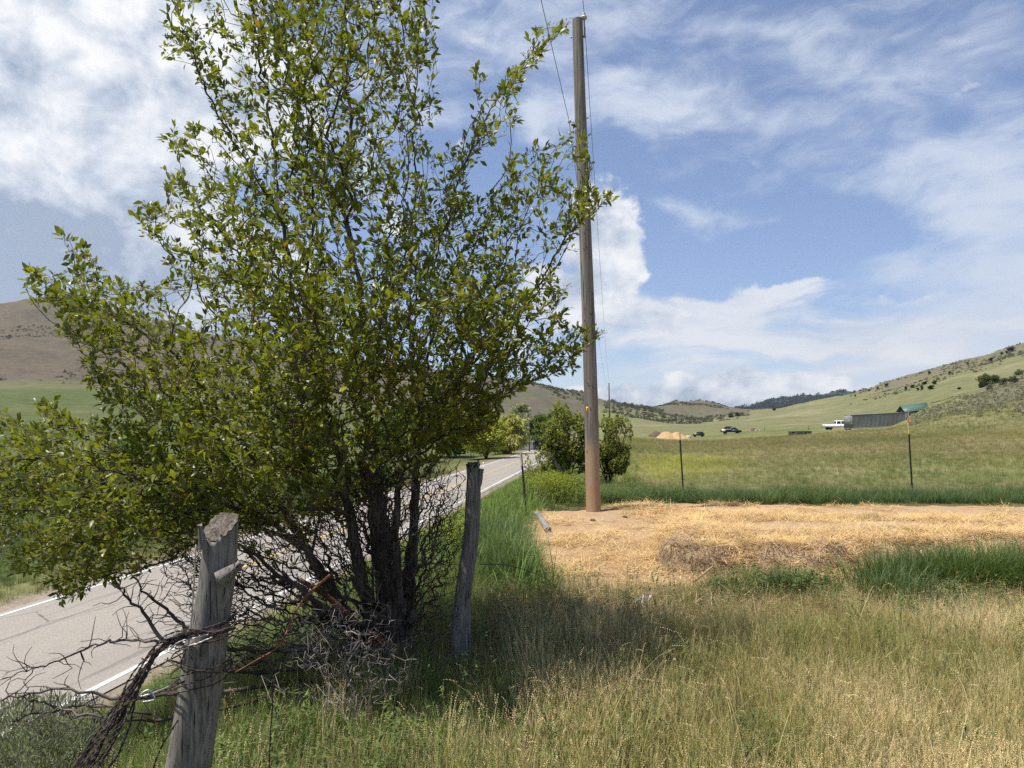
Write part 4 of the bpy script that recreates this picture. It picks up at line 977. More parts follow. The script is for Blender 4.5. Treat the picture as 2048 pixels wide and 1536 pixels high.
def wire_bundle():
    rng = np.random.default_rng(8); c = np.array([-.93, 2.2, .97])
    root = empty('barbed_wire_bundle', (c[0], c[1], 0), label='bundle of rusty barbed wire wrapped round the nearest post and trailing down left', cat='barbed wire')
    off = np.array([c[0], c[1], 0]); mb = MB()
    def twisted(P, r=.0017, col=None, barbs=True):
        P = np.asarray(P); t, A, B = frames(P); cum = np.concatenate([[0], np.cumsum(np.linalg.norm(np.diff(P, axis=0), axis=1))])
        ph = cum / .018 * PI
        for s_ in (0, PI):
            W = P + r * .9 * (np.cos(ph + s_)[:, None] * A + np.sin(ph + s_)[:, None] * B); mb.tube(W, r, 4, cap=False)
        if barbs:
            d = .06
            while d < cum[-1]:
                i = int(np.searchsorted(cum, d)); i = min(i, len(P) - 1); v = unit(rng.normal(0, 1, 3))
                mb.tube([P[i] - v * .013, P[i] + v * .013], [.0010, .0010], 4); v = unit(rng.normal(0, 1, 3)); mb.tube([P[i] - v * .013, P[i] + v * .013], [.0010, .0010], 4); d += rng.uniform(.09, .13)
    keys = [((470, 1256), 2.12), ((430, 1266), 2.10), ((372, 1268), 2.09), ((325, 1292), 2.08), ((290, 1345), 2.05), ((258, 1400), 2.02), ((225, 1460), 1.98), ((180, 1525), 1.93), ((120, 1620), 1.9)]
    for k in range(15):
        sp = rng.normal(0, 1, 3); ph = rng.uniform(0, 6, 3); P = []
        for i, ((a, b), Y) in enumerate(keys):
            w_ = [.1, .15, .5, .9, 1.1, 1.1, 1.5, 2.0, 2.6][i]
            o = np.array([math.sin(i * 1.1 + ph[0]), math.sin(i * .9 + ph[1]), math.sin(i * 1.3 + ph[2])]) * .010 * w_ + sp * .008 * w_
            P.append(P3(a, b, Y) + o - off)
        P = spline(np.array(P[(0 if k < 9 else 2):]), 16); P = P + np.cumsum(rng.normal(0, .0007, P.shape), 0); twisted(P)
    def loop(zc, R, tilt, ph0, turns=1.0, yoff=0):
        n = int(60 * turns); a = ph0 + np.linspace(0, 2 * PI * turns, n); cx = float(np.interp(zc, [.55, 1.0, 1.3], [-1.005, -.943, -.905]))
        return np.stack([cx + R * np.cos(a), 2.2 + R * np.sin(a), zc + tilt * np.cos(a) + .004 * np.sin(3 * a)], -1) - off
    for z, R, tl in ((.985, .082, .030), (.968, .083, .024), (.975, .084, .034), (.945, .083, .018), (.86, .087, .022), (.83, .087, .03), (.81, .088, .02), (.875, .087, -.02)):
        twisted(loop(z, R, tl, rng.uniform(0, 6), 1.05), barbs=False)
    # tails on the right and the thin brace to the lower left
    for l in ([((452, 1262), 2.12), ((480, 1240), 2.15), ((490, 1252), 2.2), ((470, 1272), 2.15)], [((370, 1362), 2.09), ((330, 1380), 2.05), ((290, 1395), 2.0), ((250, 1410), 1.95), ((190, 1470), 1.9), ((140, 1560), 1.9)],
              [((372, 1300), 2.09), ((362, 1330), 2.08), ((372, 1345), 2.09), ((380, 1340), 2.1)], [((455, 1345), 2.12), ((500, 1310), 2.2), ((540, 1330), 2.3), ((545, 1400), 2.35), ((540, 1480), 2.4), ((538, 1560), 2.4)],
              [((356, 1440), 2.1), ((320, 1500), 2.05), ((300, 1560), 2.0)], [((470, 1290), 2.15), ((520, 1300), 2.3), ((548, 1350), 2.35), ((542, 1390), 2.35)]):
        P = spline(np.array([P3(*a, Y) - off for a, Y in l]), 14); twisted(P, .0015, barbs=len(l) > 4)
    mb.build('barbed_wire', M['rust'], root, True)
    mb = MB()
    for l in ([((392, 1090), 2.10), ((386, 1200), 2.10), ((378, 1280), 2.09), ((372, 1340), 2.09), ((368, 1368), 2.09)], [((418, 1268), 2.09), ((380, 1278), 2.08), ((358, 1284), 2.07), ((340, 1300), 2.07)], [((425, 1274), 2.09), ((385, 1290), 2.08), ((352, 1292), 2.07)],
              [((340, 1372), 2.04), ((300, 1388), 2.0), ((280, 1392), 1.99), ((296, 1380), 2.0), ((310, 1398), 2.0), ((284, 1404), 1.99)]):
        P = spline(np.array([P3(*a, Y) - off for a, Y in l]), 12); mb.tube(P + rng.normal(0, .0005, P.shape), .0022, 5)
    mb.build('bright_tie_wire', M['galv'], root, True)
wire_bundle()

def t_post(px, pyb, pyt, bx, label, bands, Y=None):
    Y = Y or 1420 * 1.6 / (pyb - HY); x = (px - CX) / F * Y; z0 = gzs(x, Y)
    root = empty('steel_fence_post', (x, Y, z0), label=label, cat='fence post', group='steel fence posts')
    H = EYE + Y * (HY - pyt) / F - z0; top = np.array([(bx - px) / F * Y, 0, H])
    def seg(f0, f1, m, name, kx=1.0):
        mb = MB(); a, b = top * f0, top * f1
        w, d = .019 * kx, .034 * kx
        prof = [(-w, 0), (-w, -.004), (w, -.004), (w, 0), (.004, .002), (.004, d), (-.004, d), (-.004, .002)]
        V = [a + np.array([p, q, 0]) for p, q in prof] + [b + np.array([p, q, 0]) for p, q in prof]; n = 8
        mb.add(V, Q=[(i, (i + 1) % n, n + (i + 1) % n, n + i) for i in range(n)]); mb.add(V[8:], T=[(0, 1, 2), (0, 2, 3), (4, 5, 6), (4, 6, 7), (3, 4, 7), (3, 7, 0)])
        z = math.ceil(f0 * H / .054) * .054
        while z < f1 * H:
            c_ = top * (z / H); mb.box(c_[0] - .006, c_[0] + .006, -.012, -.003, z - .008, z + .008); z += .054
        mb.build(name, m, root)
    lo = -.1 / H
    for (f0, f1, m, nm) in bands: seg(max(f0, lo) if f0 else lo, f1, M[m], nm)
    return root
t_post(1825, 990, 835, 1816, 'tall dark steel post with yellow band and orange tip, farthest right', [(0, .785, 'tgreen', 'shaft'), (.785, .93, 'tyellow', 'painted_top'), (.93, 1.0, 'torange', 'painted_tip')])
t_post(1367, 990, 864, 1359, 'dark steel post with pale yellow top in front of the sand mound', [(0, .875, 'tgreen', 'shaft'), (.875, 1.0, 'tyellow', 'painted_top')])
t_post(1053, 1034, 905, 1042, 'dark steel post with pale grey top between the forked post and the utility pole', [(0, .79, 'tgreen', 'shaft'), (.79, 1.0, 'tgrey', 'painted_top')], Y=12.6)

def utility_pole():
    Y = 13.2; b = np.array([(1187 - CX) / F * Y, Y, 0.0]); b[2] = gzs(b[0], b[1])
    root = empty('utility_pole', b, label='tall brown-grey wooden utility pole at the edge of the straw with reddish foot', cat='utility pole', group='wooden utility poles')
    top = P3(1157, 40, Y) - b; n = 90; t = np.linspace(-.03, 1, n)[:, None]
    ctr = top * t + np.concatenate([.02 * np.sin(t * 5), .01 * np.sin(t * 4), 0 * t], 1); R = np.interp(t[:, 0], [0, .02, .1, .5, 1], [.142, .136, .132, .118, .098])
    V, Q = log_mesh(ctr, R, 32, .012, 2, knots=[(RNG.uniform(.5, 9), RNG.uniform(3, 6), .03, .05) for _ in range(14)], grooves=.02, lob=.012)
    mb = MB(); mb.add(V.reshape(-1, 3), Q=Q); mb.add(V[-1], T=[(0, j, j + 1) for j in range(1, 31)]); mb.build('shaft', M['pole'], root, True)
    # bolt and nail holes
    mb = MB()
    for k in range(46):
        f = RNG.uniform(.12, .99); a = RNG.uniform(-2.6, -.5); c = top * f + np.array([.02 * math.sin(f * 5), 0, 0]); r = float(np.interp(f, [0, .1, .5, 1], [.142, .132, .118, .098])); s_ = RNG.uniform(.005, .011)
        d = np.array([math.cos(a), math.sin(a), 0]); p = c + d * (r * 1.0)
        mb.tube([p - d * .01, p + d * .003], [s_, s_], 7)
    mb.build('bolt_holes', M['carblack'], root)
    # pin, bracket, bell insulator
    pin = P3(1168, 42, Y) - b; mb = MB(); lo = P3(1169, 74, Y) - b
    mb.tube([lo, pin + np.array([0, 0, .04])], [.011, .011], 8); mb.tube([lo + np.array([.012, 0, .18]), lo + np.array([.014, 0, -.01])], [.007, .007], 6); mb.box(lo[0] - .03, lo[0] + .015, -.02, .02, lo[2] - .01, lo[2] + .02)
    mb.tube([P3(1141, 75, Y) - b, P3(1172, 73, Y) - b], [.009, .009], 8); mb.tube([P3(1141, 75, Y) - b, P3(1143, 75, Y) - b], [.018, .018], 6)
    mb.build('pin_bracket', M['steel'], root); mb = MB(); mb.tube([P3(1168, 237, Y) - b, P3(1178, 236, Y) - b], [.010, .010], 8); mb.build('through_bolt', M['steel'], root)
    c = P3(1168, 33, Y) - b; prof = [(0, -.02), (.03, -.035), (.058, -.04), (.062, -.02), (.055, 0), (.032, .012), (.026, .03), (.036, .045), (.034, .058), (.0, .062)]
    V = np.array([[(c[0] + r * math.cos(a), c[1] + r * math.sin(a), c[2] + z) for a in np.linspace(0, 2 * PI, 24, endpoint=False)] for r, z in prof]); i = np.arange(9)[:, None] * 24; j = np.arange(24)[None]; j2 = (j + 1) % 24
    ins = link('insulator', np_mesh('insulator', V.reshape(-1, 3), None, np.stack([i + j, i + j2, i + 24 + j2, i + 24 + j], -1).reshape(-1, 4), True), M['porcelain'], root)
    c2 = P3(1139, 243, Y) - b; mb = MB(); mb.tube([c2 - np.array([0, .03, 0]), c2 + np.array([0, .03, 0])], [.03, .03], 14); mb.tube([c2, c2 + np.array([.10, .05, -.01])], [.009, .009], 6)
    mb.build('spool_insulator', M['porcelain'], root)
    tg = P3(1173.5, 820, Y) - b; mb = MB(); mb.box(tg[0] - .022, tg[0] + .022, tg[1] - .10, tg[1] - .096, tg[2] - .058, tg[2] + .058); o = mb.build('yellow_tag', M['tagyellow'], root)
    mb = MB()
    for q in (-.03, 0, .03): mb.box(tg[0] - .012, tg[0] + .006, tg[1] - .1025, tg[1] - .1005, tg[2] + q - .006, tg[2] + q + .006)
    mb.build('printed_marks', M['carblack'], root)
    return b
PB = utility_pole()
# distant poles along the same line
def far_pole(Y, px, pyt, label):
    x = (px - CX) / F * Y; z0 = gzs(x, Y); H = EYE + Y * (HY - pyt) / F - z0
    root = empty('utility_pole', (x, Y, z0), label=label, cat='utility pole', group='wooden utility poles'); mb = MB(); mb.tube([(0, 0, -.3), (-.02 * H, 0, H)], [.16, .10], 10); mb.build('shaft', M['farpole'], root, True)
    mb = MB(); mb.tube([(-.02 * H + .1, 0, H - .1), (-.02 * H + .1, 0, H + .1)], [.02, .03], 6); mb.build('insulator', M['porcelain'], root)
    return np.array([x - .02 * H, Y, z0 + H])
F1 = far_pole(120, 1220, 766, 'distant utility pole standing over the shrubs right of the near pole')
F2 = far_pole(148, 1059, 838, 'distant small utility pole beside the white house')
def wire(name, A, B, sag, label, r=.0055):
    t = np.linspace(0, 1, 60)[:, None]; P = A + (B - A) * t; P[:, 2] -= sag * 4 * (t * (1 - t))[:, 0]
    base = A.copy(); mb = MB(); mb.tube(P - base, r, 5); o = mb.build(name, M['cable'], None, True, label=label, cat='power line', group='power lines'); o.location = base
dirv = np.array([SA, CA, 0.0])
A1 = P3(1168, 24, 13.2); A2 = P3(1138, 241, 13.2)
wire('power_line', A1, F1 + np.array([.1, 0, .1]), 1.6, 'thin upper wire running from the pole-top insulator to the distant pole', .006)
wire('power_line', A1, A1 - dirv * 95 + np.array([-1.5, 0, .6]), 1.5, 'thin wire coming overhead to the pole-top insulator', .006)
wire('power_line', A2, A2 - dirv * 95 + np.array([-3.5, 0, 2.6]), 1.5, 'thin lower wire coming in over the hawthorn to the left side of the pole', .005)
wire('power_line', A2, F1 + np.array([0, 0, -1.2]), 1.4, 'thin lower wire leaving behind the pole', .005)

def lying(name, P, R, label, cat, m='greypole', seed=1):
    P = np.asarray(P, float); base = P[0].copy(); S_ = spline(P - base, 6); v, q = log_mesh(S_, np.linspace(R[0], R[1], len(S_)), 14, .12, seed, grooves=.1); k = 14
    mb = MB(); mb.add(v.reshape(-1, 3), Q=q); mb.add(v[-1], T=[(0, j, j + 1) for j in range(1, k - 1)]); mb.add(v[0], T=[(0, j + 1, j) for j in range(1, k - 1)])
    o = mb.build(name, M[m], None, True, label=label, cat=cat); o.location = base; return o
lying('brace_pole', [P3(1145, 968, 19.0), P3(1122, 940, 19.0), P3(1096, 905, 19.0)], (.075, .055), 'pale grey brace pole leaning against the rounded shrub', 'pole')
g1 = ground_at(1097, 1070); g2 = ground_at(1074, 1036)
lying('weathered_plank', [g1 + [0, 0, .07], (g1 + g2) / 2 + [0, 0, .09], g2 + [0, 0, .08]], (.05, .045), 'short grey rail lying at the left edge of the tan dirt', 'rail', seed=5)
g1 = ground_at(1388, 1184); g2 = ground_at(1425, 1160)
lying('straw_stick', [g1 + [0, 0, .1], g2 + [0, 0, .14]], (.012, .009), 'pale stick poking from the straw near the heap foot', 'stick', 'sandpile')
def thin_cable():
    P = spline(np.array([P3(960, 1128, 5.0), P3(1010, 1130, 5.6), P3(1060, 1143, 6.2), P3(1100, 1162, 6.6), P3(1128, 1184, 6.75)]), 8); base = P[0].copy()
    mb = MB(); mb.tube(P - base, .004, 5); o = mb.build('fence_wire', M['rust'], None, True, label='loose dark wire running from the forked post into the grass by the dirt', cat='wire'); o.location = base
thin_cable()
def delineator(px, pyt, pyb, Y, label):
    x = (px - CX) / F * Y; z0 = gzs(x, Y); H = (pyb - pyt) / F * Y
    root = empty('road_marker_post', (x, Y, z0), label=label, cat='marker post', group='white road marker posts'); mb = MB(); mb.box(-.06, .06, -.012, .012, -.1, H); mb.build('post', M['white'], root)
    mb = MB(); mb.box(-.045, .045, -.018, -.0145, H - .22, H - .07); mb.build('reflector', M['lampclear'], root)
delineator(967, 906, 930, 78, 'white marker post on the far shoulder of the road')
delineator(1051, 924, 952, 66, 'white marker post on the near shoulder behind the steel post')

# ------------------------------------------------------------------ vehicles, container, buildings
def wheel(root, x, y, r, w_):
    mb = MB(); n = 20
    pr = [(r, -w_ / 2 + .02), (r, w_ / 2 - .02), (r * .93, w_ / 2), (r * .62, w_ / 2), (r * .62, -w_ / 2), (r * .93, -w_ / 2)]
    V = [(x + q * math.cos(a), y + d, r + q * math.sin(a)) for q, d in pr for a in np.linspace(0, 2 * PI, n, endpoint=False)]
    mb.add(V, Q=[(i * n + j, i * n + (j + 1) % n, ((i + 1) % 6) * n + (j + 1) % n, ((i + 1) % 6) * n + j) for i in range(6) for j in range(n)])
    wh = mb.build('wheel', M['tyre'], root, True); mb = MB(); mb.tube([(x, y - w_ * .42, r), (x, y + w_ * .42, r)], [r * .6, r * .6], 16); mb.build('rim', M['rim'], wh)
def pickup(loc, rz, paint, label, L=5.9, W=2.0, Hh=1.92, crew=True, load=False, group=None):
    """side profile extruded, cab tapered; x forward"""
    root = empty('pickup_truck', loc, rz, label=label, cat='pickup truck', group=group)
    zb, zs, zt = .52, 1.18, Hh; h = L / 2
    mb = MB(); w2 = W / 2
    prof = [(-h, .62), (-h, 1.16), (-h + .06, 1.20), (-.55, 1.20), (h - 1.35, 1.20), (h - .25, 1.10), (h, .95), (h, .55), (h - .45, .50)]
    def arch(cx, r): return [(cx + r * math.cos(a), .40 + r * math.sin(a)) for a in np.linspace(.25, PI - .25, 7)]
    fx, rx = h - 1.0, -h + 1.15
    loop = prof + arch(fx, .50) + [(rx + .55, .50)] + arch(rx, .50) + [(-h + .3, .56)]
    mb.prism(loop, 'y', -w2, w2, mi=0); mb.build('body', M[paint], root)
    # cab
    x0, x1 = (-.75, h - 1.45) if crew else (-.1, h - 1.45)
    mb = MB(); a = [(x0, 1.2), (x1 + .55, 1.2)]; lo_ = [(x0, -w2 + .05, 1.2), (x1 + .5, -w2 + .05, 1.2), (x1 + .5, w2 - .05, 1.2), (x0, w2 - .05, 1.2)]; up_ = [(x0 + .18, -w2 + .2, zt), (x1 - .25, -w2 + .2, zt), (x1 - .25, w2 - .2, zt), (x0 + .18, w2 - .2, zt)]
    mb.add(lo_ + up_, Q=[(0, 1, 5, 4), (1, 2, 6, 5), (2, 3, 7, 6), (3, 0, 4, 7), (4, 5, 6, 7)]); mb.build('cab', M[paint], root)
    def on_side(xa, xb, za, zb_, side):
        V = []
        for (x, z) in ((xa[0], za), (xb[0], za), (xb[1], zb_), (xa[1], zb_)):
            f = (z - 1.2) / (zt - 1.2); y = (w2 - .05 - .15 * f + .006) * side; V.append((x, y, z))
        return V
    for sd in (-1, 1):
        spans = [((x0 + .12, x0 + .24), (x0 + .98, x0 + .98)), ((x0 + 1.08, x0 + 1.08), (x1 + .22, x1 - .22))] if crew else [((x0 + .15, x0 + .25), (x1 + .22, x1 - .22))]
        for xa, xb in spans: link('side_window', np_mesh('side_window', on_side(xa, xb, 1.27, zt - .12, sd), None, [(0, 1, 2, 3)]), M['glass'], root)
        for xd in ([x0 + .95, x1 + .1] if crew else [x0 + .4]):
            mb = MB(); mb.box(xd - .16, xd, sd * w2 - .01, sd * (w2 + .02) + .01 * (sd > 0), 1.02, 1.06); mb.build('door_handle', M['tyre'], root)
        mb = MB(); mb.box(x1 + .22, x1 + .38, sd * (w2 + .1) - .08, sd * (w2 + .1) + .08, 1.2, 1.42); mb.build('side_mirror', M['tyre'], root)
    link('windscreen', np_mesh('windscreen', [(x1 + .46, -w2 + .14, 1.26), (x1 + .46, w2 - .14, 1.26), (x1 - .18, w2 - .27, zt - .06), (x1 - .18, -w2 + .27, zt - .06)], None, [(0, 1, 2, 3)]), M['glass'], root)
    link('rear_window', np_mesh('rear_window', [(x0 + .02, -w2 + .2, 1.3), (x0 + .02, w2 - .2, 1.3), (x0 + .145, w2 - .3, zt - .12), (x0 + .145, -w2 + .3, zt - .12)], None, [(0, 1, 2, 3)]), M['glass'], root)
    mb = MB(); mb.box(-h + .1, x0 - .08, -w2 + .12, w2 - .12, 1.195, 1.206); mb.build('bed_floor', M['tyre'], root)
    for sd in (-1, 1):
        mb = MB(); mb.box(-h - .015, -h + .02, sd * (w2 - .12) - .08, sd * (w2 - .12) + .08, .85, 1.12); mb.build('tail_lamp', M['lampred'], root)
        mb = MB(); mb.box(h - .06, h + .012, sd * (w2 - .25) - .16, sd * (w2 - .25) + .16, .78, .94); mb.build('headlight', M['lampclear'], root)
    for xa, xb in ((-h - .12, -h - .02), (h + .02, h + .1)): mb = MB(); mb.box(xa, xb, -w2 + .1, w2 - .1, .52, .68); mb.build('bumper', M['steel'] if paint == 'carwhite' else M['tyre'], root)
    for x in (fx, rx):
        for sd in (-1, 1): wheel(root, x, sd * (w2 - .14), .40, .27)
    return root
def place(px, Y): x = (px - CX) / F * Y; return (x, Y, gzs(x, Y))
pickup(tuple(np.array(place(1676, 152)) + [0, 0, .18]), math.radians(-3.5), 'carwhite', 'white crew-cab pickup truck parked behind the left end of the grey container', L=6.1, Hh=2.0)
tr = pickup(place(1462, 205), math.radians(-8), 'carblue', 'dark blue pickup truck carrying a dark load on the field', L=5.6, crew=False)
mb = MB(); mb.box(-2.75, -.25, -1.1, 1.1, 1.26, 1.36); mb.box(-2.75, -1.7, -1.12, -1.06, .72, 1.28); mb.build('flat_deck', M['white'], tr)
mb = MB()
for k in range(16):
    u_ = RNG.uniform(0, 1); p = np.array([RNG.uniform(-1.9, .0), RNG.uniform(-.8, .8), 1.5 + RNG.uniform(0, .6)]); mb.tube([p - [.35, 0, .1], p, p + [.3, .05, .05]], [.10, .24, .08], 7)
o = mb.build('tarp_bundle', M['carblack'], None, True, label='dark bundled load lying on the dark blue pickup truck', cat='load'); o.location = tr.location; o.rotation_euler = tr.rotation_euler
def offroader(loc, rz):
    root = empty('parked_car', loc, rz, label='small black boxy car parked right of the sand mound', cat='car'); mb = MB(); h = 1.75
    loop = [(-h, .45), (-h, 1.05), (-h + .1, 1.1), (.45, 1.12), (h - .1, 1.0), (h, .9), (h, .45)]; mb.prism(loop, 'y', -.85, .85); mb.build('body', M['carblack'], root)
    mb = MB(); lo_ = [(-h + .25, -.8, 1.1), (.75, -.8, 1.12), (.75, .8, 1.12), (-h + .25, .8, 1.1)]; up_ = [(-h + .45, -.66, 1.62), (.25, -.66, 1.62), (.25, .66, 1.62), (-h + .45, .66, 1.62)]
    mb.add(lo_ + up_, Q=[(0, 1, 5, 4), (1, 2, 6, 5), (2, 3, 7, 6), (3, 0, 4, 7), (4, 5, 6, 7)]); mb.build('cabin', M['carblack'], root)
    for sd in (-1, 1):
        for xa, xb in ((-h + .42, -.5), (-.4, .48)): link('side_window', np_mesh('side_window', [(xa, sd * .785, 1.18), (xb + .1, sd * .785, 1.18), (xb, sd * .70, 1.53), (xa + .08, sd * .70, 1.53)], None, [(0, 1, 2, 3)]), M['glass'], root)
        for x in (-1.1, 1.1): wheel(root, x, sd * .72, .36, .24)
        mb = MB(); mb.box(h - .02, h + .012, sd * .6 - .1, sd * .6 + .1, .75, .9); mb.build('headlight', M['lampclear'], root)
offroader(place(1397, 218), math.radians(168))

def container():
    Y0 = 144.0; xl = (1700 - CX) / F * Y0; z = EYE + Y0 * (HY - 858) / F
    L, H, W = 12.19, 2.90, 2.44; rz = math.radians(1.5)
    # seen face runs from the left end to the right; it climbs gently with the slope
    root = empty('shipping_container', (xl, Y0, z), rz, label='long grey corrugated shipping container beside the white pickup on the slope', cat='shipping container')
    root.rotation_euler = (0, math.radians(-2.6), rz)
    n = 42; pitch = (L - .9) / n
    def corr(y, sgn):
        V = []; Q = []; x = .62
        xs = []; 
        for k in range(n):
            x0 = .62 + k * pitch; xs += [(x0, 0), (x0 + pitch * .28, 0), (x0 + pitch * .5, .13), (x0 + pitch * .78, .13)]
        xs.append((L - .28, 0))
        for (x_, d) in xs: V += [(x_, y + sgn * d, .16), (x_, y + sgn * d, H - .12)]
        Q = [(2 * i, 2 * i + 2, 2 * i + 3, 2 * i + 1) for i in range(len(xs) - 1)]; return V, Q
    for y, sg in ((0.02, 1), (W - .02, -1)):
        mb = MB(); V, Q = corr(y, sg); mb.add(V, Q=Q); mb.build('corrugated_side', M['containergrey'], root)
    for ya in (.012, W - .05): mb = MB(); mb.box(.16, .62, ya, ya + .038, .16, H - .12); mb.build('flat_side_panel', M['containergrey'], root)
    mb = MB(); mb.box(.05, L - .05, .05, W - .05, H - .06, H - .03); mb.build('roof', M['containergrey'], root)
    mb = MB()
    for y in (0, W - .1): mb.box(.16, L - .16, y, y + .1, 0, .16); mb.box(.16, L - .16, y, y + .1, H - .12, H)
    for x in (0, L - .16):
        for y in (0, W - .16): mb.box(x, x + .16, y, y + .16, 0, H)
        mb.box(x + .02, x + .14, .16, W - .16, 0, .16); mb.box(x + .02, x + .14, .16, W - .16, H - .14, H - .02)
    mb.build('frame', M['containergrey'], root)
    for x in (.03, L - .08):
        mb = MB(); mb.box(x, x + .05, .16, W - .16, .16, H - .14); dr = mb.build('end_door' if x < 1 else 'end_wall', M['containergrey'], root)
        if x < 1:
            for yb in (.5, .95, 1.45, 1.95): mb = MB(); mb.tube([(-.02, yb, .2), (-.02, yb, H - .18)], [.03, .03], 6); mb.build('lock_rod', M['steel'], dr)
            mb = MB()
            for q, (yb, zb) in enumerate(((1.25, 2.4), (1.25, 2.2), (1.25, 1.7), (1.25, 1.5), (.3, 1.6), (1.7, 2.1))): mb.box(.015, .028, yb, yb + .4, zb, zb + .1)
            mb.build('door_markings', M['marking'], dr)
    mb = MB()
    for k, (a, b) in enumerate(((.95, .8), (1.15, .62), (1.35, .8), (1.62, .5), (1.8, .72))): mb.box(.22, .22 + b * .45, .004, .009, H - a - .07, H - a)
    for q in range(6): mb.box(L - .66, L - .56, -.004, .012, H - .42 - q * .23, H - .28 - q * .23)
    for q in range(4): mb.box(L - .44, L - .36, -.004, .012, H - .40 - q * .2, H - .28 - q * .2)
    mb.build('white_markings', M['marking'], root)
container()
def trough():
    Y = 122; x = (1583 - CX) / F * Y; z = gzs(x, Y); w, h = hw(42, Y), hw(8.5, Y)
    root = empty('stock_trough', (x, Y, z), math.radians(5), label='long low dark rectangular trough on the field in front of the pickup trucks', cat='trough'); mb = MB(); d = 1.1; e = .06
    for a in ((0, w, 0, e), (0, w, d - e, d), (0, e, e, d - e), (w - e, w, e, d - e)): mb.box(a[0], a[1], a[2], a[3], 0, h)
    mb.box(e, w - e, e, d - e, .02, .08); mb.build('tub', M['slate'], root); mb = MB(); mb.box(-.04, w + .04, -.04, 0.0, h - .1, h + .03); mb.box(-.04, w + .04, d, d + .04, h - .1, h + .03); mb.build('rim', M['slate'], root)
trough()
def mound(name, px, Y, w, h, label, m, seed, two=True, cat='mound'):
    x, y, z = place(px, Y); n = 60; u = np.linspace(-1, 1, n); X, Z = np.meshgrid(u, u, indexing='ij')
    a = 1.25 - 1.25 * np.hypot((X + .36) / .64, Z / .95); b = 1.15 - 1.15 * np.hypot((X - .18) / .82, Z / .95); H = np.maximum(a, b * .9) if two else 1 - np.hypot(X, Z)
    H = np.clip(H, -.1, 1); H = np.where(H > .85, .85 + (H - .85) * .4, H) * h + fbm2(X * 4 + seed, Z * 4, seed, 4) * .06 * h
    V = np.stack([X * w / 2, Z * w * .33, H - .03], -1).reshape(-1, 3); i = np.arange(n - 1)[:, None] * n; j = np.arange(n - 1)[None]
    o = link(name, np_mesh(name, V, None, np.stack([i + j, i + n + j, i + n + j + 1, i + j + 1], -1).reshape(-1, 4), True), M[m], None, label=label, cat=cat); o.location = (x, y, z)
mound('sand_mound', 1346, 190, hw(76, 190), hw(17, 190), 'two-humped mound of tan sand on the field behind the steel post', 'sandpile', 4)
mound('soil_mound', 1312, 205, hw(44, 205), hw(14, 205), 'small brown soil mound just left behind the tan sand', 'darkpile', 6, False)
mound('junk_mound', 1507, 225, hw(24, 225), hw(7, 225), 'low pile of reddish debris right of the dark pickup truck', 'darkpile', 8, False, 'debris pile')
def lump(name, loc, r, label, m, seed, cat='rock', flat_=.7, group=None):
    rng = np.random.default_rng(seed); n, k = 9, 14; V = []
    for i in range(n + 1):
        for j in range(k):
            a, b = PI * i / n, 2 * PI * j / k; d = np.array([math.sin(a) * math.cos(b), math.sin(a) * math.sin(b), math.cos(a)]); f = 1 + .45 * vnoise(*(d * 1.6 + seed)) + .15 * vnoise(*(d * 5 + seed)); V.append(d * r * f * np.array([1, .8, flat_]))
    i = np.arange(n)[:, None] * k; j = np.arange(k)[None]; j2 = (j + 1) % k
    o = link(name, np_mesh(name, V, None, np.stack([i + j, i + k + j, i + k + j2, i + j2], -1).reshape(-1, 4)), M[m], None, label=label, cat=cat, group=group); o.location = loc
LB = ['leftmost pale block at the foot of the reddish debris pile', 'largest pale block against the reddish debris pile', 'pale block at the right end of the reddish debris pile', 'small pale block left of the reddish debris pile', 'small white block on the field in front of the black car', 'small white block just right of its twin in front of the black car', 'small white block nearest the yellow-topped steel post', 'pale block in front of the sand mound, left of the steel post', 'largest pale block at the foot of the sand mound', 'pale block at the right foot of the sand mound', 'large white block behind the right shoulder of the sand mound']
for k, (px, Y, r) in enumerate([(1500, 222, .35), (1512, 222, .4), (1519, 221, .3), (1494, 224, .25), (1421, 97, .10), (1428, 95, .09), (1404, 100, .08), (1350, 112, .16), (1362, 112, .22), (1371, 111, .17), (1376, 205, .9)]):
    x, y, z = place(px, Y); lump('field_rock', (x, y, z + r * .3), r, LB[k], 'rock', 50 + k, group='pale blocks on the far field')
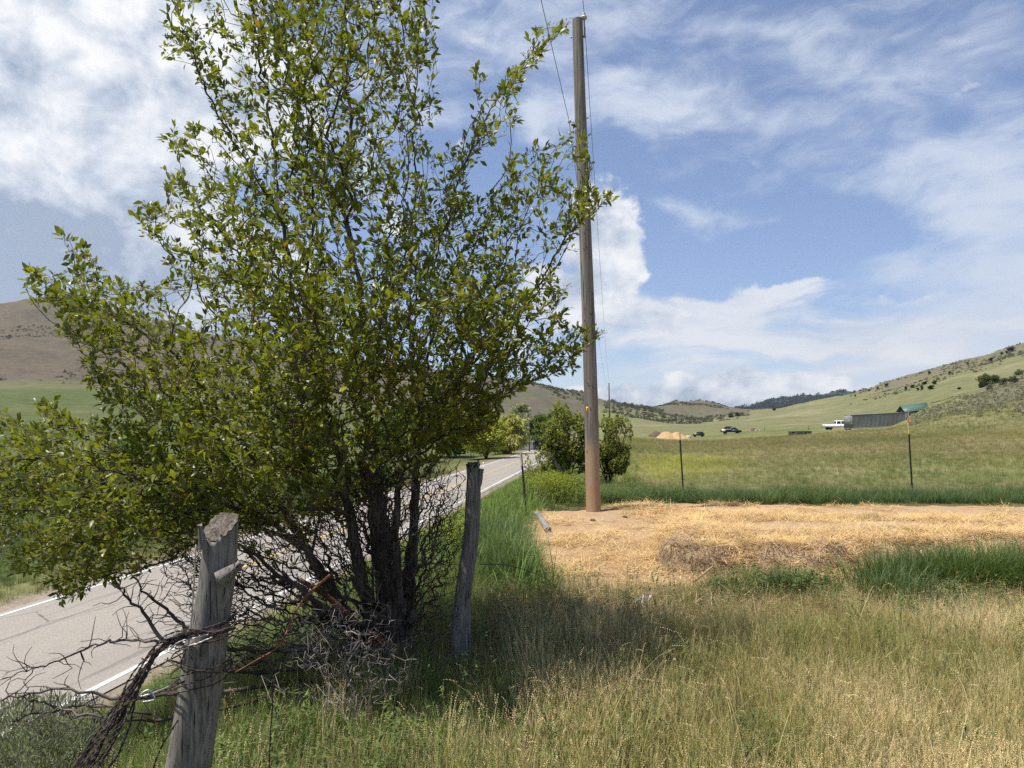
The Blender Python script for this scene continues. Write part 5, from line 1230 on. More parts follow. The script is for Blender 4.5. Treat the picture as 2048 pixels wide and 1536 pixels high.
# long-off fence line
for k, (px, pb, pt, Y, lab) in enumerate([(1529.5, 861, 854, 215, 'small dark fence post right of the debris pile'), (1617.5, 857, 848, 190, 'small dark fence post left of the white pickup'), (1406, 850, 848, 330, 'tiny fence post far up the track')]):
    x, y, z = place(px, Y); root = empty('field_fence_post', (x, y, z), label=lab, cat='fence post', group='far field fence posts'); mb = MB(); mb.tube([(0, 0, -.2), (0, 0, hw(pb - pt, Y) + .2)], [.07, .06], 7); mb.build('shaft', M['farpole'], root)
def cabin():
    Y = 168; x, _, _ = place(1800, Y); z = EYE + Y * (HY - 842) / F
    root = empty('green_roof_cabin', (x, Y, z), math.radians(24), label='red-brown cabin with green metal roof half hidden behind the grey container', cat='cabin')
    W, D, H, RH = 4.6, 8.6, 1.0, 3.05
    mb = MB(); mb.box(0, W, 0, D, -1, H); mb.build('wall', M['redwood'], root)
    mb = MB(); mb.add([(0, .02, H), (W, .02, H), (W / 2, .02, RH - .1), (0, D, H), (W, D, H), (W / 2, D, RH - .1)], T=[(0, 1, 2), (3, 5, 4)]); mb.build('gable', M['redwood'], root)
    mb = MB(); o_ = .55; th = .08
    for sg in (0, 1):
        xe = -o_ if sg == 0 else W + o_; ze = H - .45
        V = [(xe, -.5, ze), (W / 2, -.5, RH), (W / 2, D + .5, RH), (xe, D + .5, ze)]; V += [(a, b, c - th) for a, b, c in V]
        mb.add(V, Q=[(0, 1, 2, 3), (7, 6, 5, 4), (0, 4, 5, 1), (1, 5, 6, 2), (2, 6, 7, 3), (3, 7, 4, 0)])
    mb.build('roof', M['roofgreen'], root); mb = MB(); mb.box(W / 2 - .5, W / 2 + .5, -.03, -.005, .0, 1.4); mb.build('window', M['glass'], root)
    mb = MB(); mb.tube([(W / 2 - .1, D * .4, RH - .2), (W / 2 - .1, D * .4, RH + .5)], [.1, .1], 8); mb.build('stovepipe', M['tyre'], root)
def cabin2():
    """the ridge runs to the right, away from the camera; gable faces left"""
    Y = 165; zr = EYE + Y * (HY - 805) / F; ze = EYE + Y * (HY - 823.5) / F
    A = P3(1800, 811, Y); B = P3(1853, 805, Y + 8); eA = P3(1810, 824, Y - 2.5); eB = P3(1858, 818, Y + 5.2)
    bA = 2 * A - eA; bA[2] = eA[2]; bA = P3(1791.5, 823.5, Y + 1.5); bB = B + (bA - A)
    root = empty('green_roof_cabin', (A[0], A[1], gzs(A[0], A[1])), label='red-brown cabin with green metal roof half hidden behind the grey container', cat='cabin'); o = np.array(root.location)
    dn = np.array([0, 0, -.12]); mb = MB()
    for q in ((A, B, eB, eA), (A, B, bB, bA)):
        V = [v - o for v in q] + [v - o + dn for v in q]; mb.add(V, Q=[(0, 1, 2, 3), (7, 6, 5, 4), (0, 4, 5, 1), (1, 5, 6, 2), (2, 6, 7, 3), (3, 7, 4, 0)])
    mb.build('roof', M['roofgreen'], root)
    ins = unit(B - A) * .7; mb = MB(); g = [A + ins + dn, eA + ins + dn, bA + ins + dn]; g2 = [B - ins + dn, eB - ins + dn, bB - ins + dn]
    f = .86; c = (g[1] + g[2]) / 2; w1, w2 = c + (g[1] - c) * f, c + (g[2] - c) * f; c2 = (g2[1] + g2[2]) / 2; v1, v2 = c2 + (g2[1] - c2) * f, c2 + (g2[2] - c2) * f
    dz = np.array([0, 0, -4.0]); V = [g[0] - o, w1 - o, w2 - o, w1 + dz - o, w2 + dz - o, g2[0] - o, v1 - o, v2 - o, v1 + dz - o, v2 + dz - o]
    mb.add(V, T=[(0, 1, 2), (5, 7, 6)], Q=[(1, 3, 4, 2), (6, 7, 9, 8), (1, 6, 8, 3), (2, 4, 9, 7)]); mb.build('wall', M['redwood'], root)
    c = (w1 + w2) / 2 - ins * .04; e = unit(w1 - w2) * .5; mb = MB(); mb.add([c - e + [0, 0, -1.4] - o, c + e + [0, 0, -1.4] - o, c + e + [0, 0, -.3] - o, c - e + [0, 0, -.3] - o], Q=[(0, 1, 2, 3)]); mb.build('window', M['glass'], root)
cabin2()
def house():
    Y = 158; x, _, _ = place(1030, Y); z = -3.9; w = hw(36, Y); root = empty('white_house', (x, Y, z), math.radians(-14), label='white house with pale grey roof beside the willow at the road bend', cat='house')
    H = hw(21, Y); D = 7; mb = MB(); mb.box(0, w, 0, D, 0, H); mb.build('wall', M['palewall'], root); mb = MB(); r = .5
    for y0, y1, z0_, z1_ in ((-r, D / 2, H - .25, H + 1.5), (D + r, D / 2, H - .25, H + 1.5)):
        V = [(-.4, y0, z0_), (w + .4, y0, z0_), (w - .9, y1, z1_), (.9, y1, z1_)]; V += [(a, b, c - .15) for a, b, c in V]; mb.add(V, Q=[(0, 1, 2, 3), (7, 6, 5, 4), (0, 4, 5, 1), (1, 5, 6, 2), (2, 6, 7, 3), (3, 7, 4, 0)])
    V = [(w + .4, -r, H - .25), (w + .4, D + r, H - .25), (w - .9, D / 2, H + 1.5)]; mb.add(V, T=[(0, 1, 2)]); V = [(-.4, -r, H - .25), (-.4, D + r, H - .25), (.9, D / 2, H + 1.5)]; mb.add(V, T=[(0, 2, 1)]); mb.build('roof', M['greyroof'], root)
    mb = MB(); mb.box(w * .5, w * .88, -.05, -.01, .05, 1.9); mb.build('garage_door', M['white'], root)
    for xx in (.12, .3): mb = MB(); mb.box(w * xx, w * xx + .45, -.05, -.01, .9, 1.6); mb.build('window', M['glass'], root)
house()
# junipers and brush on the right-hand hill
def juniper(px, py, hpx, Y, label, first, wide=.8, name='juniper'):
    g = ground_at(px, py, 1400); Y = g[1]; H = hpx / F * Y
    if first is None:
        root = far_tree(name, (g[0], g[1]), H * wide, H, label, (0.038, 0.055, 0.024), 700, 77, H * .10, 7, .02, group='scattered junipers on the right hill', cat='juniper', z=g[2] - H * .08); root['H'] = H; return root
    r = first.copy(); C.objects.link(r); r.location = (g[0], g[1], g[2] - H * .08); s_ = H / first['H']; r.scale = (s_ * wide / .8, s_ * wide / .8, s_); r.rotation_euler = (0, 0, RNG.uniform(0, 6)); r['label'] = label
    for ch_ in first.children: c_ = ch_.copy(); C.objects.link(c_); c_.parent = r
    return r
JL = [(1858, 749, 7, 'lone round juniper standing on the ridge above the cabin roof'), (1935, 729, 5, 'small juniper on the ridge well right of the cabin'), (1900, 749, 6, 'juniper just below the ridge right of the round one'), (1812, 781, 9, 'dark conical juniper left of the hillside clump'), (1826, 776, 7, 'grey-green low juniper inside the hillside clump'), (1843, 781, 11, 'tallest conical juniper of the hillside clump'), (1836, 781, 6, 'smallest conical juniper of the hillside clump'),
      (1863, 779, 9, 'broad juniper at the right of the hillside clump'), (1870, 769, 8, 'upper juniper of the hillside clump'), (1850, 769, 6, 'flat juniper at the top of the hillside clump'), (1918, 779, 5, 'low round bush alone on the green slope'), (1772, 773, 6, 'juniper on the ridge where the bare ground begins'), (1755, 779, 5, 'small juniper at the left end of the ridge row'), (1739, 783, 5, 'leftmost juniper of the ridge row'), (1711, 794, 5, 'juniper where the ridge meets the blue mountain'),
      (2003, 709, 5, 'juniper high on the ridge near the right edge'), (2013, 707, 5, 'second juniper high on the ridge near the right edge'), (2024, 702, 8, 'dark juniper group at the ridge by the right edge'), (1982, 722, 7, 'round juniper below the ridge near the right edge')]
first = None
for k, (px, py, hp, lab) in enumerate(JL):
    r = juniper(px, py, hp, 0, lab, first, [.9, 1.0, 1.1, .6, 1.2, .5, .8, 1.3, 1.1, 1.8, 1.6, 1.2, 1, 1, .7, 1.3, 1.1, 1.8, 1.2][k])
    if first is None: first = r
for k, (px, py, hp, col, lab, nm) in enumerate([(1462, 835, 9, (0.05, 0.065, 0.03), 'left of two dark trees on the skyline at the valley head', 'valley_tree'), (1475, 834, 10, (0.05, 0.065, 0.03), 'right of two dark trees on the skyline at the valley head', 'valley_tree'), (1549, 823, 7, (0.05, 0.065, 0.03), 'small dark tree on the green slope under the blue mountain', 'valley_tree')]):
    g = ground_at(px, py, 1400); H = hp / F * g[1]; far_tree(nm, (g[0], g[1]), H * 1.1, H, lab, col, 900, 90 + k, H * .10, 6, .05, z=g[2] - H * .06)
for k, (px, py, hp, wd, col, lab, nm) in enumerate([(1972, 772, 26, 1.1, (0.13, 0.16, 0.05), 'tall yellow-green bush leading the thicket on the right slope', 'slope_bush'), (1990, 768, 20, 1.2, (0.085, 0.105, 0.035), 'dark green bush in the middle of the right slope thicket', 'slope_bush'), (1961, 776, 14, 1.1, (0.05, 0.065, 0.03), 'low dark bush at the left foot of the thicket', 'slope_bush'), (2007, 770, 15, 1.3, (0.115, 0.115, 0.085), 'grey twiggy bush right of the thicket middle', 'slope_bush'),
                                                    (2026, 766, 16, 1.2, (0.075, 0.082, 0.055), 'dark grey-green bush at the right of the thicket', 'slope_bush'), (2037, 750, 13, 1.6, (0.12, 0.16, 0.04), 'bright green bush above the thicket at the right edge', 'slope_bush'), (1978, 780, 12, 1.2, (0.15, 0.145, 0.115), 'pale grey sagebrush at the foot of the thicket', 'slope_bush')]):
    g = ground_at(px, py, 600); H = hp / F * g[1]; far_tree(nm, (g[0], g[1]), H * wd, H, lab, col, 1500, 110 + k, H * .07, 9, .0, group='thicket on the right slope', cat='bush', z=g[2] - H * .08)

# ------------------------------------------------------------------ grasses, weeds and straw (uncountable, scattered)
def proto(name, blades, m):
    """blades: list of (base xy, azimuth, lean, length, width, curl, rgb base, rgb tip, head kind)"""
    V, T, Q, Cc = [], [], [], []
    for (bx, by, az, lean, L, W, curl, c0, c1, head) in blades:
        n = 4; p = np.array([bx, by, -.02]); th = lean; d2 = np.array([math.cos(az), math.sin(az), 0]); sd = np.array([-math.sin(az), math.cos(az), 0]); b = len(V)
        for i in range(n + 1):
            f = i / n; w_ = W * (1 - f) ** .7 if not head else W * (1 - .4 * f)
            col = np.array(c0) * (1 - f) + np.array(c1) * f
            if i < n:
                V += [p - sd * w_ / 2, p + sd * w_ / 2]; Cc += [col, col]
                if i: k = b + 2 * i; Q.append((k - 2, k - 1, k + 1, k))
            else: V.append(p.copy()); Cc.append(col); k = b + 2 * n; T.append((k - 2, k - 1, k))
            d = d2 * math.sin(th) + np.array([0, 0, math.cos(th)]); 
            if i < n: p = p + d * L / n; th = th + curl / n
        if head:
            hl, hw_, nsp, hc = head; q = p - d * hl * .55
            for s_ in range(nsp):
                f = s_ / nsp; c = q + d * hl * f + np.array([0, 0, -.25 * hl * f * f]); a = s_ * 2.4; o = np.array([math.cos(a), math.sin(a), .5]) * hw_ * (1 - .5 * f) ; e = np.array([math.cos(a + 1.5), math.sin(a + 1.5), 0]) * hw_ * .28
                k = len(V); V += [c, c + o * .6 + e, c + o * 1.3, c + o * .6 - e]; Cc += [np.array(hc)] * 4; Q.append((k, k + 1, k + 2, k + 3))
    me = np_mesh(name, V, T, Q, False, np.array(Cc)); me.materials.append(m)
    return bpy.data.objects.new(name, me)
def blades(rng, n, rad, L, W, lean, curl, c0=(.6, .6, .6), c1=(1.1, 1.05, .95), head=None, hp=1.0):
    out = []
    for _ in range(n):
        r = rad * math.sqrt(rng.random()); a = rng.uniform(0, 2 * PI); az = a + rng.normal(0, 1.0)
        h = head if (head and rng.random() < hp) else None
        out.append((r * math.cos(a), r * math.sin(a), az, abs(rng.normal(0, lean)), rng.uniform(*L), W * rng.uniform(.7, 1.3), rng.uniform(*curl), c0, c1, h))
    return out
_scn = [0]
def scatter(name, label, protos, X, Y, Z, scl, col, tilt=.08, rotz=None, idx=None, seed=1, mat_=None):
    rng = np.random.default_rng(seed); n = len(X); _scn[0] += 1
    lib = bpy.data.collections.new('tufts')                               # never linked: only a source of shapes
    for k, p in enumerate(protos): lib.objects.link(p)
    order = sorted(range(len(protos)), key=lambda k: protos[k].name)
    me = bpy.data.meshes.new(name); me.vertices.add(n); me.vertices.foreach_set('co', np.stack([X, Y, Z], 1).astype(np.float32).ravel())
    def at_(nm, ty, data, key): a = me.attributes.new(nm, ty, 'POINT'); a.data.foreach_set(key, np.asarray(data).ravel())
    rot = np.stack([rng.normal(0, tilt, n), rng.normal(0, tilt, n), rng.uniform(0, 2 * PI, n) if rotz is None else rotz], 1)
    at_('rot', 'FLOAT_VECTOR', rot.astype(np.float32), 'vector'); at_('scl', 'FLOAT_VECTOR', np.broadcast_to(np.asarray(scl, np.float32).reshape(n, -1), (n, 3)).copy(), 'vector')
    c4 = np.ones((n, 4), np.float32); c4[:, :3] = col; at_('icol', 'FLOAT_COLOR', c4, 'color'); at_('idx', 'INT', (rng.integers(0, len(protos), n) if idx is None else idx).astype(np.int32), 'value')
    o = link(name, me, None, None, label=label, kind='stuff'); me.update()
    ng = bpy.data.node_groups.new('scatter', 'GeometryNodeTree'); ng.interface.new_socket('Geometry', in_out='INPUT', socket_type='NodeSocketGeometry'); ng.interface.new_socket('Geometry', in_out='OUTPUT', socket_type='NodeSocketGeometry')
    N = ng.nodes.new; L = ng.links.new; gi, go = N('NodeGroupInput'), N('NodeGroupOutput'); iop = N('GeometryNodeInstanceOnPoints'); ci = N('GeometryNodeCollectionInfo')
    ci.inputs['Collection'].default_value = lib; ci.inputs['Separate Children'].default_value = True; ci.inputs['Reset Children'].default_value = True
    def na(nm, ty): x = N('GeometryNodeInputNamedAttribute'); x.data_type = ty; x.inputs['Name'].default_value = nm; return x.outputs['Attribute']
    L(gi.outputs[0], iop.inputs['Points']); L(ci.outputs[0], iop.inputs['Instance']); iop.inputs['Pick Instance'].default_value = True
    L(na('idx', 'INT'), iop.inputs['Instance Index']); e = N('FunctionNodeEulerToRotation'); L(na('rot', 'FLOAT_VECTOR'), e.inputs[0]); L(e.outputs[0], iop.inputs['Rotation']); L(na('scl', 'FLOAT_VECTOR'), iop.inputs['Scale']); L(iop.outputs[0], go.inputs[0])
    md = o.modifiers.new('scatter', 'NODES'); md.node_group = ng
    return o
R_ = np.random.default_rng(77)
HD = (.075, .0045, 12, (1.25, 1.12, .95)); 
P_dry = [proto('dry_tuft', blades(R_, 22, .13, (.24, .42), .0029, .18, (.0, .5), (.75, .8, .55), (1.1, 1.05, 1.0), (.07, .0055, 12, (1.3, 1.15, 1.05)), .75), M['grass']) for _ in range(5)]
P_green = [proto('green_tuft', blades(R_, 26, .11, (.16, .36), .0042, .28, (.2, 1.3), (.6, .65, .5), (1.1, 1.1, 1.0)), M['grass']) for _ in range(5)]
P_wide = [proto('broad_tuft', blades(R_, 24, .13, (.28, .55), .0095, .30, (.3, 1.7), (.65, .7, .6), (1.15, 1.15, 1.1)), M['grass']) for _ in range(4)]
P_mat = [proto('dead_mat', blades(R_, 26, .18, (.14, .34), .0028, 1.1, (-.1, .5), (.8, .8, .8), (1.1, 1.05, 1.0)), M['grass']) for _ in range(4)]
def weed(rng, flower=None, H=.35):
    b = []
    for s_ in range(5):
        az = rng.uniform(0, 6.28); ln = abs(rng.normal(0, .22)); L = rng.uniform(.6, 1) * H; x0, y0 = rng.normal(0, .05, 2); b.append((x0, y0, az, ln, L, .004, .1, (.7, .6, .5), (.8, .8, .6), None))
        for k in range(16):
            f = rng.uniform(.15, 1); c = np.array([x0 + math.cos(az) * math.sin(ln) * L * f, y0 + math.sin(az) * math.sin(ln) * L * f, math.cos(ln) * L * f]); b.append((c[0], c[1], rng.uniform(0, 6.28), rng.uniform(.6, 1.6), rng.uniform(.025, .05), .014, .5, (.9, .95, .8), (1.15, 1.15, 1.0), None, c[2]))
        if flower:
            for k in range(7): c = np.array([x0 + math.cos(az) * math.sin(ln) * L, y0 + math.sin(az) * math.sin(ln) * L, math.cos(ln) * L - k * .012]) + rng.normal(0, .008, 3); b.append((c[0], c[1], rng.uniform(0, 6.28), rng.uniform(.4, 1.6), .014, .012, .3, flower, flower, None, c[2]))
    return b
def weed_proto(name, rng, flower=None, H=.35):
    b = weed(rng, flower, H); flatb = [q[:10] for q in b]; o = proto(name, flatb, M['grass']); me = o.data
    co = np.zeros(len(me.vertices) * 3, np.float32); me.vertices.foreach_get('co', co); co = co.reshape(-1, 3); i = 0
    for q in b:
        if len(q) > 10: co[i:i + 9, 2] += q[10] + .02
        i += 9
    me.vertices.foreach_set('co', co.ravel()); me.update(); return o
P_weed = [weed_proto('leafy_weed', R_) for _ in range(3)]
P_yel = [weed_proto('yellow_weed', R_, (2.6, 2.4, .5), .45) for _ in range(3)]
P_straw = [proto('straw_wisp', [(R_.normal(0, .07), R_.normal(0, .07), R_.uniform(0, 6.28), R_.uniform(1.25, 1.62), R_.uniform(.06, .26), .0052, R_.uniform(-.2, .35), (.95, .95, .95), (1.08, 1.05, 1.0), None) for _ in range(14)], M['straw']) for _ in range(5)]

def view_pts(n, y0, y1, seed, x0=-260, x1=2320):
    """points on the ground thrown evenly over the area the picture looks at, plus a margin"""
    rng = np.random.default_rng(seed); Y = np.sqrt(rng.uniform(y0 ** 2, y1 ** 2, n)); X = Y * (rng.uniform(x0, x1, n) - CX) / F
    return X, Y
def off_road(X, Y): s, t = st_of(X, Y); return (s < 9.35) | (s > 17.4)
def colmix(a, b, f): f = np.clip(f, 0, 1)[:, None]; return np.array(a) * (1 - f) + np.array(b) * f
def in_pad(X, Y, m=0.0):
    ins = in_poly(X, Y, PAD); d = poly_dist(X, Y, PAD) * np.where(ins, 1, -1); return d > m
C_dry, C_olive, C_lush, C_blue, C_yel, C_tan = (.70, .60, .37), (.32, .32, .115), (.15, .24, .055), (.095, .165, .075), (.26, .27, .05), (.36, .28, .16)
def zone(X, Y):
    """how dry / how lush the ground cover is at a place"""
    s, t = st_of(X, Y); n = fbm2(X * .9, Y * .9, 61, 4); n2 = fbm2(X * .25, Y * .25, 67, 4)
    lush = sstep(-.7, 1.9, s + n * 1.3) ; return s, n, n2, lush
# 1 foreground dry seed grass
X, Y = view_pts(26000, 1.5, 8.6, 1); s, n, n2, lush = zone(X, Y)
under = np.exp(-(((X + .1) / 1.5) ** 2 + ((Y - 4.9) / 1.0) ** 2))
k = ~in_pad(X, Y, -.12) & (s < 5) & (R_.random(len(X)) < (1 - .93 * lush) * (1 - .6 * under) * (.85 + .6 * n)) & (np.hypot(X, Y) > 1.3)
X, Y, n, n2, s = X[k], Y[k], n[k], n2[k], s[k]
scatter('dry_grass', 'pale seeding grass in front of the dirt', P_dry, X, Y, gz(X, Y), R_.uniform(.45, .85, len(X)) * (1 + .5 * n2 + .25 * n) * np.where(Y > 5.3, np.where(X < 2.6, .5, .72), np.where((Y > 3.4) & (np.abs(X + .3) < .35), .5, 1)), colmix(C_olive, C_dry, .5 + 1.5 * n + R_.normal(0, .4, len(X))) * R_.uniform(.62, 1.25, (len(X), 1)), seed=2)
X, Y = view_pts(2200, 1.6, 7.5, 101); s, n, n2, lush = zone(X, Y); k = ~in_pad(X, Y, -.3) & (s < .6) & (R_.random(len(X)) < .55 + n) & (np.hypot(X, Y) > 1.6); X, Y = X[k], Y[k]
P_tall = [proto('tall_stem', blades(R_, 3, .05, (.36, .58), .0034, .2, (.3, 1.5), (.8, .8, .6), (1.1, 1.05, 1.0), (.09, .0075, 16, (1.25, 1.12, 1.0)), 1.0), M['grass']) for _ in range(5)]
scatter('tall_seed_stems', 'taller drooping seed stems above the dry grass', P_tall, X, Y, gz(X, Y), R_.uniform(.55, 1.0, len(X)) * np.where(Y > 5.3, .7, 1), colmix((.42, .36, .19), (.72, .62, .40), R_.random(len(X))), seed=102)
# 2 green understorey
X, Y = view_pts(24000, 1.5, 9, 3); s, n, n2, lush = zone(X, Y)
k = ~in_pad(X, Y, -.05) & (s < 9.2) & (R_.random(len(X)) < .30 + .7 * lush + .3 * n) & (np.hypot(X, Y) > 1.3)
X, Y, n, n2, lush, s = X[k], Y[k], n[k], n2[k], lush[k], s[k]
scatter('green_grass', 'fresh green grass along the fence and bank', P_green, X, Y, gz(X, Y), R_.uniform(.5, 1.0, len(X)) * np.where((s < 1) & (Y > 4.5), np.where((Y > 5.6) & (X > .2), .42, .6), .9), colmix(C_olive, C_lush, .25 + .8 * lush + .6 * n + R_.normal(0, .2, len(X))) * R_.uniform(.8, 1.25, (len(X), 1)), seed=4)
# 3 flattened dead grass under and round the tree
X, Y = view_pts(9000, 1.6, 8, 5); s, n, n2, lush = zone(X, Y); under = np.exp(-(((X - .1) / 1.6) ** 2 + ((Y - 5.2) / 1.6) ** 2)) + sstep(.2, .5, n2 + .6 * n) * .5
k = ~in_pad(X, Y, -.1) & (s < 4) & (R_.random(len(X)) < .2 + under)
X, Y = X[k], Y[k]
scatter('matted_dead_grass', 'flattened tan grass between the posts', P_mat, X, Y, gz(X, Y) + .01, R_.uniform(.7, 1.2, len(X)), colmix((.22, .16, .10), (.40, .31, .18), R_.random(len(X))), seed=6)
# 4 bank and fence-line beyond the forked post
X, Y = view_pts(26000, 6, 40, 7); s, n, n2, lush = zone(X, Y)
k = ~in_pad(X, Y, -.05) & (s < 9.3) & (s > -1.0 - .5 * n) & ~((Y < 14.2) & (s < .8) & in_pad(X, Y, -.6)) & (Y > 5.5)
X, Y, n, n2, s = X[k], Y[k], n[k], n2[k], s[k]
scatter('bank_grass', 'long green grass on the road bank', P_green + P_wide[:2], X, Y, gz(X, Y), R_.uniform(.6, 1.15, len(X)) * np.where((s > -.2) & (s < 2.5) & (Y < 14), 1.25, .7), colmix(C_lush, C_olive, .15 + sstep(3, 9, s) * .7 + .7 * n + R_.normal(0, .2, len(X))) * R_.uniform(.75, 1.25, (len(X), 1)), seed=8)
# 5 broad dark grass: clumps at the near edge of the straw, band behind the dirt
rng = np.random.default_rng(12); cx, cy, w_ = [], [], []
for (x0, y0, sx, sy, m) in [(4.6, 6.75, .9, .25, 420), (3.9, 6.8, .35, .22, 150), (6.2, 7.0, .9, .3, 420), (2.65, 6.65, .28, .25, 120), (1.95, 6.75, .14, .10, 26), (3.3, 6.2, .3, .2, 60), (.52, 6.1, .10, .1, 36), (.0, 7.6, .25, .7, 200), (-.2, 9.4, .3, .9, 220), (8.0, 7.5, 1.2, .3, 300), (10.5, 8, 1.2, .4, 200)]:
    cx.append(rng.normal(x0, sx * .6, m)); cy.append(rng.normal(y0, sy * .6, m)); w_.append(np.full(m, 1.0))
cx.append(rng.uniform(1.6, 20, 3600)); cy.append(14.9 + rng.uniform(-.2, 1.7, 3600) - .12 * np.abs(rng.normal(0, 1, 3600))); X = np.concatenate(cx); Y = np.concatenate(cy)
k = ~in_pad(X, Y, .12); X, Y = X[k], Y[k]; n = fbm2(X * .9, Y * .9, 91, 3)
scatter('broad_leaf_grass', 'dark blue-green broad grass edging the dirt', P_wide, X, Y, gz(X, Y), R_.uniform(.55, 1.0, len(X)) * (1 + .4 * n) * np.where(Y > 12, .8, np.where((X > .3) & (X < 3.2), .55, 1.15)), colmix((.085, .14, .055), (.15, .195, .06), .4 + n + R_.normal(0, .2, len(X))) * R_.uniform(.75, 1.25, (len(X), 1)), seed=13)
# 6 leafy weeds and yellow flowering weeds
X, Y = view_pts(5200, 2.0, 9, 14); s, n, n2, lush = zone(X, Y); k = ~in_pad(X, Y, 0) & (R_.random(len(X)) < .22 + .8 * sstep(.1, .5, n)) & (s < 8); X, Y = X[k], Y[k]
X = np.concatenate([X, R_.normal(2.6, .3, 160), R_.uniform(-.1, 4, 500)]); Y = np.concatenate([Y, R_.normal(6.6, .2, 160), R_.uniform(14.6, 17, 500)])
scatter('leafy_weeds', 'small leaved green weeds among the grass', P_weed, X, Y, gz(X, Y), R_.uniform(.45, 1.0, len(X)), colmix((.10, .15, .05), (.16, .20, .06), R_.random(len(X))), seed=15)
X = np.concatenate([(rng.normal(1110, 28, 330) - CX) / F * 15.5, (rng.normal(905, 18, 40) - CX) / F * 9, rng.uniform(-1, 4, 60)]); Y = np.concatenate([rng.normal(16.0, .9, 330), rng.normal(9, .5, 40), rng.uniform(2.6, 5, 60)]); X, Y = X[:385], Y[:385]
k = ~in_pad(X, Y, 0); X, Y = X[k], Y[k]
scatter('yellow_weeds', 'yellow-green flowering weeds by the fence', P_yel, X, Y, gz(X, Y), np.where(Y > 6, R_.uniform(.8, 1.5, len(X)), R_.uniform(.4, .7, len(X))), colmix((.12, .16, .045), (.2, .22, .05), R_.random(len(X))), seed=16)
# 7 the field
X, Y = view_pts(95000, 15, 112, 17, 1080, 2300); s, n, n2, lush = zone(X, Y); k = (s < .5) & (R_.random(len(X)) > .93 * sstep(48, 112, Y)) & (R_.random(len(X)) < .35 + 1.0 * (1 - sstep(18, 40, Y)) + .3) & ~in_pad(X, Y, -.1) & (Y > 15.3); X, Y, n, n2 = X[k], Y[k], n[k], n2[k]
px = CX + F * X / Y; n3 = fbm2(X * .12, Y * .12, 71, 4)
c = colmix((.155, .185, .065), (.25, .23, .11), .5 + 1.2 * n2 + .5 * n)
def band(c, col, f): f = np.clip(f, 0, 1)[:, None]; return c * (1 - f) + np.array(col) * f
c = band(c, (.42, .42, .07), sstep(1240, 1320, px) * (1 - sstep(1430, 1520, px)) * sstep(22, 25, Y) * (1 - sstep(36, 42, Y)) * sstep(-.4, .1, n3 + .3 * n))
c = band(c, (.42, .42, .08), .9 * sstep(19, 21, Y) * (1 - sstep(25, 28, Y)) * sstep(.0, .3, n3))
c = band(c, (.27, .225, .125), sstep(1360, 1460, px) * sstep(30, 38, Y + 12 * n3) * (1 - sstep(50, 62, Y + 10 * n)) * .8 * sstep(-.5, .1, n2 + n))
c = band(c, (.25, .185, .10), .8 * sstep(.05, .35, n3) * sstep(40, 50, Y))
c = band(c, (.10, .14, .05), .8 * (1 - sstep(16.5, 20, Y + 4 * n)))
tn = R_.random(len(X)) < .28 + .5 * n3; c[tn] = np.array([.36, .31, .17]) * R_.uniform(.7, 1.1, (tn.sum(), 1))
scatter('field_grass', 'short mixed grass of the open field', P_green[:3] + P_dry[:2], X, Y, gz(X, Y), R_.uniform(.35, .7, len(X)) * (1 + Y / 80), 1.25 * c * R_.uniform(.65, 1.3, (len(X), 1)), seed=18)
# 8 far verge and meadow left of the road
X, Y = view_pts(30000, 12, 80, 19, -260, 1210); s, n, n2, lush = zone(X, Y); k = (s > 17.5); X, Y, n, n2, s = X[k], Y[k], n[k], n2[k], s[k]
scatter('verge_grass', 'grass verge and meadow beyond the road', P_green + P_dry[:1], X, Y, gz(X, Y), R_.uniform(.7, 1.2, len(X)) * (1 + Y / 60), colmix((.11, .155, .045), (.22, .20, .09), .9 - sstep(17.5, 21, s) + n * .6) * R_.uniform(.8, 1.2, (len(X), 1)), seed=20)
# 9 straw on the dirt and the heap
rng = np.random.default_rng(30); X = rng.uniform(-.2, 15, 34000); Y = rng.uniform(6.6, 14.6, 34000); hp = heap_h(X, Y); n = fbm2(X * 1.1, Y * 1.1, 33, 4); d = poly_dist(X, Y, HEAP); hin = in_poly(X, Y, HEAP)
bare = np.exp(-(((X - 5.2) / 2.6) ** 2 + ((Y - 9.9) / 1.0) ** 2)) + np.exp(-(((X - 1.2) / 1.3) ** 2 + ((Y - 11.9) / 1.0) ** 2)) + np.exp(-(((X - 9) / 3) ** 2 + ((Y - 12) / 1.2) ** 2))
pr = np.where(hin, .45 + .8 * (d < 1.2), .27) + 1.5 * n; pr = pr * (1 - .92 * np.clip(bare, 0, 1)); pr = np.where((X < 2.4) & (Y < 9.6), pr + .2, pr); k = in_pad(X, Y, -.12 + .15 * n) & (rng.random(len(X)) < pr); X, Y, hp, hin, d, n = X[k], Y[k], hp[k], hin[k], d[k], n[k]
rotten = hin & (d < .34) & (Y < 8.4) & (((X < 3.1) & (n > -.2)) | (n > .35)); drop = rotten & (rng.random(len(X)) < .35); X, Y, hp, hin, d, rotten = [q[~drop] for q in (X, Y, hp, hin, d, rotten)]
c = colmix((.50, .33, .14), (.80, .58, .27), rng.random(len(X))); c[rotten] = colmix((.17, .12, .07), (.46, .33, .19), rng.random(rotten.sum()))
scatter('loose_straw', 'golden straw strewn over the dirt and the heap', P_straw, X, Y, surf(X, Y) + .035 + np.where(hin & (d < .6), .02, 0), rng.uniform(.7, 1.3, len(X)), c, tilt=.14, seed=31)
X = rng.normal(2.9, .5, 420); Y = rng.normal(6.35, .35, 420); X = np.concatenate([X, rng.normal(.7, .5, 320)]); Y = np.concatenate([Y, rng.normal(6.3, .35, 320)])
